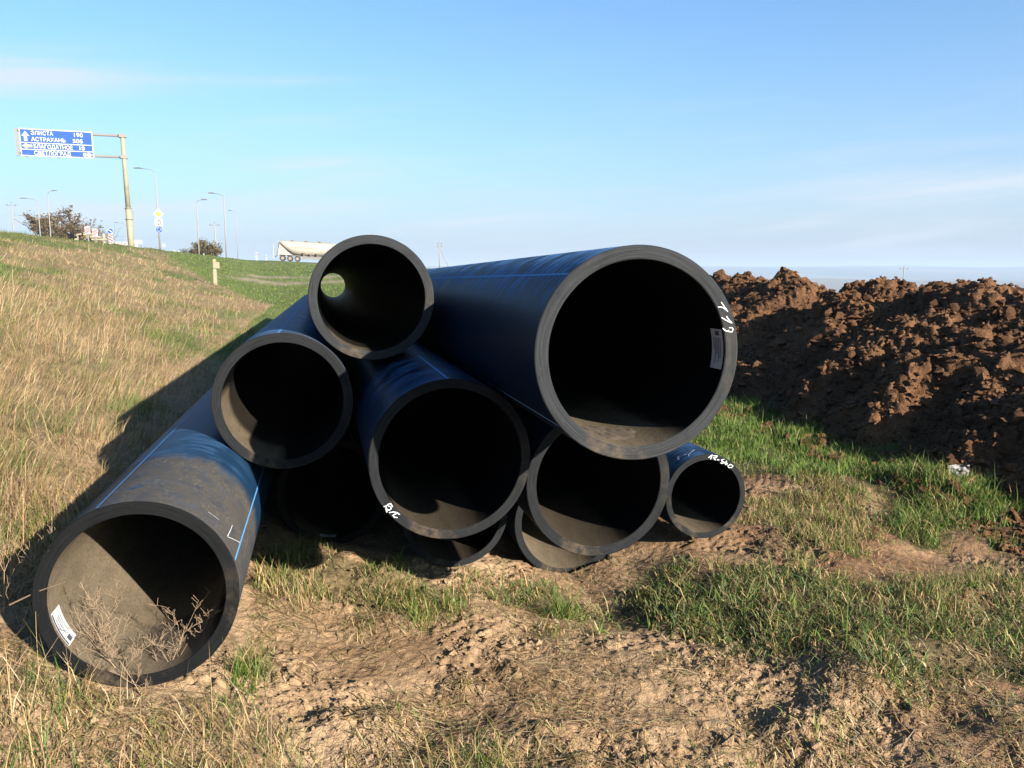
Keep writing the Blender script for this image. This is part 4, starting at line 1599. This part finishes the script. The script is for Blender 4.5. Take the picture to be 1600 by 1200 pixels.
for txt_, f0_, f1_, fz_, sz_ in (('ЭЛИСТА', .155, .455, PZ1 - .375, .34), ('190', .725, .85, PZ1 - .375, .34), ('АСТРАХАНЬ', .155, .62, PZ1 - .765, .34), ('505', .715, .855, PZ1 - .765, .34),
                                 ('БЛАГОДАТНОЕ', .175, .705, PZ1 - 1.205, .34), ('18', .785, .86, PZ1 - 1.205, .34), ('СВЕТЛОГРАД', .175, .675, PZ1 - 1.615, .34), ('1', .825, .85, PZ1 - 1.615, .33)):
    lettering(txt_, sz_, M_WHITE, gan, 'lettering', (PX0 + W_ * f0_, YT, fz_), width=W_ * (f1_ - f0_))


def arrow(cx_, cz_, L, wd, ang):
    pts = [(-.5 * L, -.22 * wd), (.02 * L, -.22 * wd), (.02 * L, -.55 * wd), (.5 * L, 0), (.02 * L, .55 * wd), (.02 * L, .22 * wd), (-.5 * L, .22 * wd)]
    ca, sa = math.cos(ang), math.sin(ang)
    MB().prism([(cx_ + x * ca - z * sa, cz_ + x * sa + z * ca) for x, z in pts], YT - .002, YT).build('arrow', M_WHITE, gan)


arrow(PX0 + .34, PZ1 - .47, .62, .40, PI / 2)
arrow(PX0 + .39, PZ1 - 1.08, .56, .36, PI)
arrow(PX1 - .36, PZ1 - 1.50, .56, .36, 0)
for fx in (.08, .5):
    MB().box((PX0 + W_ * fx, -.06, PZ0 - .03), (.14, .10, .07)).build('clamp', M_GREYP, gan)

# --- priority road, layout plate and roundabout signs on one post
p = foot(251.5, 98)
sg = empty('sign_post', p, RZ * .6)
tag(sg, 'post with yellow diamond, white layout plate and blue roundabout disc', 'road sign')
k = 98 / FPX
hz = lambda py: height_to(250, py, p)
MB().tube([(0, 0, -.3), (0, 0, hz(328))], .06, 8).build('post', M_STEEL, sg, smooth_=True)
dz_ = hz(334.5)
MB().prism([(0, dz_ - .60), (.60, dz_), (0, dz_ + .60), (-.60, dz_)], -.10, -.07).build('diamond_plate', M_WHITE, sg)
MB().prism([(0, dz_ - .34), (.34, dz_), (0, dz_ + .34), (-.34, dz_)], -.112, -.105).build('diamond_centre', M_YEL, sg)
dz_ = hz(347.5)
MB().box((0, -.085, dz_), (.88, .03, .82)).build('layout_plate', M_WHITE, sg)
ringm = MB()
for i in range(24):
    a0, a1_ = 2 * PI * i / 24, 2 * PI * (i + 1) / 24
    ringm.add([(math.cos(a) * r_, -.104, dz_ + math.sin(a) * r_) for a, r_ in ((a0, .19), (a1_, .19), (a1_, .26), (a0, .26))], [(0, 1, 2, 3)])
ringm.box((0, -.104, dz_ - .32), (.08, .004, .14)).box((0, -.104, dz_ + .31), (.05, .004, .12)).build('layout_symbol', M_BLACK, sg)
dz_ = hz(358.7)
MB().tube([(0, -.07, dz_), (0, -.10, dz_)], .40, 28).build('white_disc', M_WHITE, sg)
MB().tube([(0, -.102, dz_), (0, -.108, dz_)], .365, 28).build('blue_disc', M_SIGNB, sg)
for i in range(3):
    a = R_(90 + 120 * i)
    am = MB()
    arc = [(math.cos(a + f) * .22, math.sin(a + f) * .22) for f in np.linspace(0, R_(75), 6)]
    for (x0, z0), (x1, z1) in zip(arc[:-1], arc[1:]):
        am.box(((x0 + x1) / 2, -.112, dz_ + (z0 + z1) / 2), (.075, .004, .075))
    am.build('turn_arrow', M_WHITE, sg)
MB().box((.42, -.06, hz(383.5)), (.28, .03, .36)).build('small_plate', M_WHITE, sg)


# --- street lamps
def lamp(px, Y, py_head, arm_px, lab, rr=.075):
    p = foot(px, Y)
    e = empty('street_lamp', p)
    tag(e, lab, 'street lamp', 'street lamps along the highway')
    h_ = height_to(px, py_head + 2, p)
    dx = arm_px * Y / FPX
    MB().tube([(0, 0, -.3), (0, 0, h_ * .96)], [rr * 1.35, rr * .8], 8).build('pole', M_CONC, e, smooth_=True)
    MB().tube([(0, 0, h_ * .95), (dx * .25, 0, h_ * .985), (dx * .75, 0, h_)], .035, 6).build('arm', M_STEEL, e, smooth_=True)
    sgn = 1 if dx > 0 else -1
    L = max(.75, abs(dx) * .4)
    x0 = dx * .72
    MB().prism([(x0, h_ - .05), (x0 + sgn * L, h_ - .02), (x0 + sgn * L, h_ + .08), (x0 + sgn * L * .3, h_ + .14), (x0, h_ + .06)], -.16, .16).build('lamp_head', M_GREYP, e)


lamp(250.5, 104, 261, -29, 'tall street lamp rising behind the yellow diamond sign, head towards the big blue sign')
lamp(82, 140, 296, 10, 'street lamp standing before the brown trees with its short arm over them')
lamp(66, 150, 308, -24, 'street lamp at the outer edge of the brown trees, arm pointing away from them')
lamp(123, 210, 332, 8, 'small street lamp standing before the middle of the brown trees')
lamp(200, 230, 346, -16, 'far street lamp mostly hidden behind the cream sign pole')
lamp(311.5, 118, 310, 11, 'street lamp in front of the round tree with its arm towards the next lamp')
lamp(354, 112, 300, -20, 'tallest street lamp between the round tree and the tanker')
lamp(372, 190, 327, -9, 'thin far street lamp next to the tallest one near the tanker')


# --- power poles
def power_pole(px, Y, py_top, lab, brace=False, arms=1):
    p = foot(px, Y)
    e = empty('power_pole', p)
    tag(e, lab, 'power pole')
    h_ = height_to(px, py_top, p)
    MB().tube([(0, 0, -.4), (0, 0, h_)], [.17, .11], 8).build('pole', M_CONC, e, smooth_=True)
    for i in range(arms):
        z_ = h_ - .35 - i * .7
        MB().box((0, 0, z_), (2.0 if arms == 1 else 1.3, .10, .10)).build('cross_arm', M_GREYP, e)
        for x_ in ((-.9, 0, .9) if arms == 1 else (-.55, .55)):
            MB().tube([(x_, 0, z_ + .05), (x_, 0, z_ + .17), (x_, 0, z_ + .28)], [.05, .09, .05], 8).build('insulator', M_GREYP, e, smooth_=True)
    MB().tube([(0, 0, h_), (0, 0, h_ + .3)], [.05, .08], 8).build('insulator', M_GREYP, e, smooth_=True)
    if brace:
        MB().tube([(0, 0, h_ - 1.2), (h_ * .42, 0, -.4)], .09, 8).build('brace', M_CONC, e, smooth_=True)
    return e


power_pole(25, 170, 318, 'power pole with a cross arm at the far end of the bank')
power_pole(338, 165, 349, 'power pole with a cross arm standing before the round tree')
power_pole(687, 210, 379, 'braced power pole behind the gap between topmost and large pipe', True, 2)
power_pole(1402, 190, 418, 'lone power pole peeping over the dark soil heap')


# --- trees
t = NT('autumn leaves')
c0 = t.attr()
tr = t.n('ShaderNodeBsdfTranslucent')
t.set(tr.inputs['Color'], c0)
t.set(t.b.inputs['Base Color'], c0)
t.b.inputs['Roughness'].default_value = .8
t.b.inputs['Specular IOR Level'].default_value = .1
ms = t.n('ShaderNodeMixShader')
ms.inputs[0].default_value = .25
t.t.links.new(t.b.outputs[0], ms.inputs[1])
t.t.links.new(tr.outputs[0], ms.inputs[2])
t.t.links.new(ms.outputs[0], t.out.inputs['Surface'])
M_LEAF = t.m
M_BARK = paint('bark', (0.13, 0.095, 0.07), 0.95, 0.4, 4)


def tree(px, Y, wid, hgt, seed, lab, pal, wts, leaves=5200, leaf=.16, sink=.3):
    r2 = random.Random(seed)
    p = foot(px, Y)
    e = empty('tree', p)
    tag(e, lab, 'tree', 'trees beyond the highway')
    mb = MB()
    tips = []

    def br(q, d_, L, rad, lev):
        pts, rs = [q], [rad]
        for i in range(4):
            d_ = (d_ + Vector((r2.gauss(0, .18), r2.gauss(0, .18), r2.gauss(.04, .12)))).normalized()
            q = q + d_ * L / 4
            pts.append(q)
            rs.append(rad * (1 - .5 * (i + 1) / 4))
            if lev >= 1:
                tips.append((q.copy(), lev))
        mb.tube(pts, rs, 5, cap=False)
        if lev < 3:
            for i in range(r2.randint(3, 5)):
                a = r2.uniform(0, 6.28)
                sd_ = Vector((math.cos(a) * wid * .1, math.sin(a) * wid * .1, r2.uniform(.05, .8))).normalized()
                br(pts[r2.randint(1, 4)], (d_ * .35 + sd_).normalized(), L * r2.uniform(.55, .8), rs[2] * .6, lev + 1)
    for i in range(max(3, int(wid / hgt * 4))):
        x0 = (i + .5) / max(3, int(wid / hgt * 4)) - .5
        br(Vector((x0 * wid * .42, r2.gauss(0, .4), -sink)), Vector((x0 * 1.6, r2.gauss(0, .3), 1)).normalized(), hgt * r2.uniform(.34, .48), hgt * .022, 0)
    mb.build('trunk', M_BARK, e, smooth_=True)
    T = np.array([q[:] for q, l in tips])
    # keep to the tree's own spread
    idx = rng.integers(0, len(T), leaves)
    c = T[idx] + rng.normal(0, .34, (leaves, 3)) * np.array([1, 1, .8])
    inb = (np.abs(c[:, 0]) < wid * .56) & (c[:, 2] < hgt * 1.03) & (c[:, 2] > 0)
    c = c[inb]
    n = len(c)
    u_ = rng.normal(0, 1, (n, 3))
    u_ /= np.linalg.norm(u_, axis=1, keepdims=True)
    v_ = np.cross(u_, rng.normal(0, 1, (n, 3)))
    v_ /= np.linalg.norm(v_, axis=1, keepdims=True)
    sz_ = (leaf * rng.uniform(.5, 1.3, n))[:, None]
    V = np.stack([c - u_ * sz_, c + v_ * sz_ * .6, c + u_ * sz_, c - v_ * sz_ * .6], 1).reshape(-1, 3)
    F_ = np.arange(4 * n).reshape(-1, 4)
    o = link('crown', mesh_np('crown', V, F_, [M_LEAF], np.repeat(mixcol(n, pal, wts, .25), 4, 0), smooth_=False), e)
    return e


BR = [(0.21, 0.125, 0.06), (0.15, 0.10, 0.055), (0.15, 0.13, 0.05), (0.24, 0.16, 0.09)]
tree(108, 165, 9.5, 14.0, 31, 'broad brown autumn tree behind the lamps at the end of the bank', BR, [3, 2, 2, 1], 9000, .22)
tree(141, 172, 5.0, 10.8, 37, 'thinner brown tree between the broad one and the striped panels', BR, [2, 3, 2, 1], 2400, .19)
tree(163, 178, 4.2, 8.6, 39, 'low olive tree just behind the striped marker with blue disc', BR, [1, 2, 3, 1], 1700, .18)
tree(318, 160, 6.6, 5.2, 41, 'round olive-brown tree behind two lamps near the tanker', [(0.20, 0.15, 0.055), (0.17, 0.115, 0.06), (0.14, 0.13, 0.05)], [2, 2, 2], 4200, .17)
tree(290, 164, 2.8, 2.9, 43, 'low grey-green bush at the side of the round tree', [(0.09, 0.11, 0.06), (0.12, 0.13, 0.08)], [1, 1], 1300, .13)


# --- striped panels, markers and boards by the roundabout
def striped(o, name, cx_, cz_, wd, ht, n, slope, y0, mat=None, parent_mat=None):
    pl = MB().box((cx_, y0, cz_), (wd, .04, ht)).build(name, M_WHITE, o)
    for i in range(n):
        zc = cz_ - ht / 2 + ht * (i + .5) / n
        th = ht / n * .52
        off = wd * .5 * slope
        pts = [(cx_ - wd / 2 * .92, zc - th / 2 - off), (cx_ + wd / 2 * .92, zc - th / 2 + off), (cx_ + wd / 2 * .92, zc + th / 2 + off), (cx_ - wd / 2 * .92, zc + th / 2 - off)]
        pts = [(x, min(max(z, cz_ - ht / 2 + .02), cz_ + ht / 2 - .02)) for x, z in pts]
        MB().prism(pts, y0 - .028, y0 - .024).build('red_stripe', mat or M_RED, pl)
    return pl


YB = 46.5
pb = foot(141, YB)
bar = empty('barrier_rail', pb, RZ)
tag(bar, 'beige concrete roadside barrier with open slots below the striped panels', 'barrier')
m_ = YB / FPX
for i, x_ in enumerate((-.58, -.12, .34, .76)):
    MB().box((x_, 0, .18), (.10, .2, .7)).build('post', M_CREAM, bar)
for z_, x0, x1 in ((.50, -.62, .34), (.24, -.75, .90), (.38, -.12, .60)):
    MB().box(((x0 + x1) / 2, -.12, z_), (x1 - x0, .05, .085)).build('rail', M_CREAM, bar)
MB().prism([(-.66, .46), (-.2, .64), (.34, .52), (.34, .46), (-.2, .57), (-.63, .41)], -.20, -.16).build('cap_rail', M_CREAM, bar)
for px, py, lab in ((138.5, 360, 'first red-white striped panel over the beige barrier, nearer the brown trees'), (150, 363.5, 'second red-white striped panel over the beige barrier, nearer the blue disc')):
    p = foot(px, YB - 1)
    e = empty('striped_panel', p, RZ)
    tag(e, lab, 'marker panel', 'striped panels on the barrier')
    zc = height_to(px, py, p)
    MB().tube([(0, 0, -.3), (0, 0, zc + .3)], .04, 8).build('post', M_STEEL, e)
    striped(e, 'panel', 0, zc, .27, .40, 4, .75, -.06)
p = foot(174.5, 51)
e = empty('marker_board', p, RZ)
tag(e, 'tall red-striped white marker board with a blue-white disc on top', 'marker panel')
zc = height_to(174.5, 373, p)
MB().tube([(0, 0, -.3), (0, 0, zc + .55)], .035, 8).build('post', M_STEEL, e)
striped(e, 'panel', 0, zc, .25, .66, 4, -.6, -.06)
zd = height_to(173.5, 361, p)
MB().tube([(0, -.06, zd), (0, -.09, zd)], .165, 24).build('disc', M_WHITE, e)
MB().tube([(0, -.092, zd), (0, -.098, zd)], .15, 24).build('blue_face', M_SIGNB, e)
MB().box((0, -.104, zd), (.25, .006, .05), Matrix.Rotation(R_(35), 3, 'Y')).build('white_bar', M_WHITE, e)
p = foot(191, 53.5)
e = empty('chevron_board', p, RZ)
tag(e, 'low white chevron board with red arrows next to the cream sign pole', 'road sign')
zc = height_to(191, 381, p)
MB().box((0, -.06, zc), (.68, .04, .25)).build('panel', M_WHITE, e)
for i in range(3):
    x_ = -.22 + .21 * i
    MB().prism([(x_ - .055, zc - .095), (x_ + .065, zc), (x_ - .055, zc + .095), (x_ - .01, zc)], -.088, -.084).build('arrowhead', M_RED, e)
for x_ in (-.26, .26):
    MB().tube([(x_, 0, -.3), (x_, 0, zc + .1)], .03, 8).build('post', M_STEEL, e)
p = foot(214.5, 100)
e = empty('name_board', p, RZ)
tag(e, 'small white board with grey lines just beyond the cream sign pole', 'road sign')
zc = height_to(214.5, 378, p)
MB().box((0, -.05, zc), (1.30, .04, .46)).build('panel', M_WHITE, e)
MB().box((0, -.073, zc + .20), (1.26, .006, .03)).build('border', M_STEEL, e)
for x_ in (-.5, .5):
    MB().tube([(x_, 0, -.3), (x_, 0, zc + .2)], .035, 8).build('post', M_STEEL, e)
MB().box((-.05, -.05, height_to(213, 384, p)), (.34, .03, .28)).build('small_plate', M_WHITE, e)


def white_post(px, Y, py_top, wd, lab, red=False):
    p = foot(px, Y)
    e = empty('guide_post', p)
    tag(e, lab, 'guide post', 'small posts beside the highway')
    h_ = max(height_to(px, py_top, p), .3)
    MB().prism([(-wd / 2, -.2), (wd / 2, -.2), (wd / 2, h_ * .9), (-wd / 4, h_), (-wd / 2, h_ * .95)], -.05, .05).build('body', M_WHITE, e)
    MB().box((0, -.053, h_ * .72), (wd * .9, .006, h_ * .13)).build('reflector', M_RED if red else M_BLACK, e)


white_post(243.5, 96, 388, .13, 'white guide post just before the diamond sign post')
white_post(273.5, 118, 390, .16, 'white guide post between the diamond sign and the round tree')
white_post(280, 122, 391, .22, 'stubby white guide post at the foot of the grey-green bush')
white_post(319, 120, 396, .14, 'little white guide post at the foot of the round tree')
white_post(401, 140, 394, .22, 'red-topped guide post in the open between the lamps and the tanker', True)
white_post(416.5, 145, 398, .12, 'thin guide post just behind the tanker', False)

# --- cream marker post in the grass of the bank
best = min(np.linspace(12, 50, 160), key=lambda Y_: abs(at(337, 447, Y_).z - H0(np.array([at(337, 447, Y_).x]), np.array([Y_]))[0]))
p = foot(337, float(best))
e = empty('marker_post', p, R_(8))
tag(e, 'cream marker post with a square plate standing in the dry grass', 'marker post')
h_ = height_to(337, 404.5, p)
k = float(best) / FPX
MB().prism([(-2.6 * k, -.3), (2.6 * k, -.3), (2.3 * k, h_ * .97), (0, h_), (-2.3 * k, h_ * .97)], -.05, .05).build('post', M_CREAM, e)
pl = MB().box((2.9 * k, -.075, height_to(337, 414.5, p)), (9.6 * k, .02, 9.5 * k)).build('plate', M_CREAM, e)
MB().box((0, -.058, h_ * .92), (4.2 * k, .012, .8 * k)).build('band', M_YEL, e)

# --- cement tanker on the crossing road
M_TANK = paint('dirty white tank', (0.50, 0.455, 0.385), 0.5, 0.4, 1.2, (0.42, 0.31, 0.2))
M_TANKD = paint('dusty chassis', (0.16, 0.13, 0.10), 0.8, 0.5, 3, (0.25, 0.19, 0.13))
M_TYRE = paint('tyre rubber', (0.03, 0.028, 0.026), 0.9, 0.5, 6, (0.14, 0.11, 0.08))
M_HUB = paint('dusty hub', (0.30, 0.24, 0.18), 0.8, 0.4, 6)
M_CAB = paint('white cab', (0.72, 0.72, 0.70), 0.35, 0.2, 2)
M_GLASS = NT('dark glass').fin((0.02, 0.025, 0.03), 0.08, 0.6)
M_LETTER = paint('faded red lettering', (0.46, 0.26, 0.20), 0.6, 0.3, 6)
TY = 152.0
p0 = foot(437, TY)
dirq = Vector((rx, ry, 0))
q_end = Vector((p0.x, p0.y, 0)) + dirq * 14
slope = math.atan2(Hs(q_end.x, q_end.y) - p0.z, 14)
tk = empty('tanker_truck', Vector((p0.x, p0.y, p0.z + .05)))
tk.rotation_euler = (0, -slope, math.atan2(ry, rx))
tag(tk, 'dusty white bulk tanker lorry driving on the crossing road behind the pipes', 'truck')
st = [(0.0, 3.35, .22, .5), (.15, 3.25, .40, .8), (.6, 3.02, .68, 1.05), (1.4, 2.72, .98, 1.2), (2.4, 2.44, 1.24, 1.25), (3.4, 2.40, 1.28, 1.25), (5.2, 2.36, 1.30, 1.25), (7.2, 2.40, 1.26, 1.25),
      (8.8, 2.52, 1.12, 1.22), (9.9, 2.78, .84, 1.1), (10.6, 3.0, .55, .9), (10.9, 3.1, .25, .5)]
mb = MB()
N = 28
for (x_, zc, rz_, ry_) in st:
    mb.v += [(x_, math.cos(2 * PI * i / N) * ry_, zc + math.sin(2 * PI * i / N) * rz_) for i in range(N)]
for i in range(len(st) - 1):
    for j in range(N):
        mb.f.append((i * N + j, i * N + (j + 1) % N, (i + 1) * N + (j + 1) % N, (i + 1) * N + j))
mb.f.append(tuple(range(N)))
mb.f.append(tuple((len(st) - 1) * N + j for j in range(N)))
tank = mb.build('tank', M_TANK, tk, smooth_=True)
for x_ in (2.2, 4.6, 7.0):
    MB().tube([(x_, 0, 3.6), (x_, 0, 3.86)], .28, 14).build('hatch', M_TANKD, tank)
MB().box((5.0, -.35, 3.72), (8.2, .06, .05)).build('walkway', M_STEEL, tank)
lx = 2.6
for w_ in (.34, .22, .46, .3, .38, .25, .42, .2, .3):
    MB().box((lx + w_ / 2, -1.262, 2.62 - .02 * lx), (w_, .012, .20)).build('lettering', M_LETTER, tank)
    lx += w_ + .13
MB().box((5.3, 0, 1.08), (10.4, .9, .22)).build('chassis', M_TANKD, tk)
for s_ in (-1, 1):
    MB().prism([(-.35, 1.0), (1.9, 1.0), (1.95, 1.28), (.15, 2.9), (0.0, 3.3), (-.12, 3.3)], s_ * .95 - .03, s_ * .95 + .03).build('rear_gusset', M_TANK, tk)
    MB().tube([(-.5, s_ * 1.0, .9), (.05, s_ * 1.0, 3.45)], .07, 6).build('rear_strut', M_TANKD, tk)
    MB().box((6.2, s_ * 1.2, .72), (4.6, .05, .30)).build('side_guard', M_STEEL, tk)
MB().box((-.75, 0, .75), (.12, 2.3, .22)).build('rear_bumper', M_TANKD, tk)
lad = MB()
for y_ in (-.85, -.45):
    lad.tube([(-.45, y_, .6), (-.12, y_, 3.5)], .03, 6)
for i in range(9):
    lad.tube([(-.43 + .031 * i, -.85, .75 + .31 * i), (-.43 + .031 * i, -.45, .75 + .31 * i)], .02, 6)
lad.build('ladder', M_STEEL, tk)
MB().tube([(-1.05, -1.0, .4), (-1.05, -1.0, 2.9)], .035, 6).build('marker_rod', M_WHITE, tk)
for y_ in (-.95, .95):
    MB().box((-.83, y_, .78), (.05, .34, .14)).build('tail_light', M_RED, tk)
for z_, x_ in ((1.62, 4.2), (1.45, 5.4), (1.62, 6.6)):
    MB().tube([(x_, -1.0, z_ - .5), (x_, -1.0, z_)], [.12, .3], 10).build('discharge_cone', M_TANKD, tk)
MB().tube([(3.6, -1.05, .95), (8.6, -1.05, .95)], .09, 8).build('hose_tube', M_STEEL, tk)
MB().box((-.2, 0, 3.5), (.7, 1.6, .07)).build('rear_platform', M_WHITE, tk)


def wheel(x_, y_, r_):
    w_ = MB().tube([(x_, y_ - .16, r_), (x_, y_ + .16, r_)], r_, 22).build('wheel', M_TYRE, tk)
    MB().tube([(x_, y_ - .175, r_), (x_, y_ + .175, r_)], r_ * .55, 16).build('hub', M_HUB, w_)


for x_ in (.55, 1.85, 3.15, 11.6, 14.4):
    for y_ in (-1.05, 1.05):
        wheel(x_, y_, .52)
for x_ in (.55, 1.85, 3.15):
    MB().prism([(x_ - .6, 1.0), (x_ - .45, 1.15), (x_ + .45, 1.15), (x_ + .6, 1.0), (x_ + .45, 1.1), (x_ - .45, 1.1)], -1.25, -.85).build('mudguard', M_TANKD, tk)
MB().box((12.9, 0, .95), (4.2, .9, .3)).build('tractor_frame', M_TANKD, tk)
cab = MB().prism([(12.9, .7), (15.3, .7), (15.35, 1.9), (15.05, 2.95), (14.7, 3.35), (12.95, 3.55)], -1.22, 1.22).build('cab', M_CAB, tk)
MB().prism([(15.37, 1.95), (15.09, 2.92), (15.07, 2.92), (15.35, 1.95)], -1.05, 1.05).build('windscreen', M_GLASS, cab)
MB().box((14.5, -1.225, 2.3), (.9, .02, .7)).build('side_window', M_GLASS, cab)
MB().box((15.36, 0, .75), (.2, 2.3, .4)).build('front_bumper', M_CAB, cab)

# --- far buildings in the valley
M_FARW = paint('far white walls', (0.42, 0.42, 0.43), 0.8, 0.1, .05)
M_FARB = paint('far blue roof', (0.12, 0.3, 0.5), 0.6, 0.1, .05)
for px, py, Yf, wd, ht, roof, lab in ((1452, 433, 2300, 60, 9, 0, 'long pale shed far off in the hazy valley over the middle of the heap'), (1480, 432.5, 2500, 50, 9, 0, 'second pale shed far off in the hazy valley, next to the long one'),
                                      (1592, 447.5, 1900, 45, 9, 1, 'far blue-roofed shed in the valley at the edge of the picture')):
    c = at(px, py, Yf)
    zf_ = -63 + 6 * float(fbm(np.array([c.x / 900]), np.array([Yf / 900]), 3, 90)[0])
    e = empty('far_shed', (c.x, c.y, zf_))
    tag(e, lab, 'building', 'sheds in the valley')
    top_ = c.z - zf_
    MB().box((0, 0, ht / 2 - 1), (wd, 25, ht + 2)).build('wall', M_FARW, e)
    MB().prism([(-wd / 2 - 1, ht), (wd / 2 + 1, ht), (wd / 2 + 1, ht + .5), (0, ht + 4), (-wd / 2 - 1, ht + .5)], -13, 13).build('roof', M_FARB if roof else M_FARW, e)

# ------------------------------------------------------------------ the air between: haze over the valley
t = NT('thin autumn haze')
t.t.nodes.remove(t.b)
pv = t.n('ShaderNodeVolumePrincipled')
pv.inputs['Color'].default_value = (0.41, 0.52, 0.67, 1)
pv.inputs['Density'].default_value = 2.3e-4
pv.inputs['Anisotropy'].default_value = 0.0
t.t.links.new(pv.outputs[0], t.out.inputs['Volume'])
hz_ = MB().box((0, 4200, -15), (46000, 12000, 150)).build('haze', t.m)
tag(hz_, 'thin pale haze lying over the valley', kind='stuff')
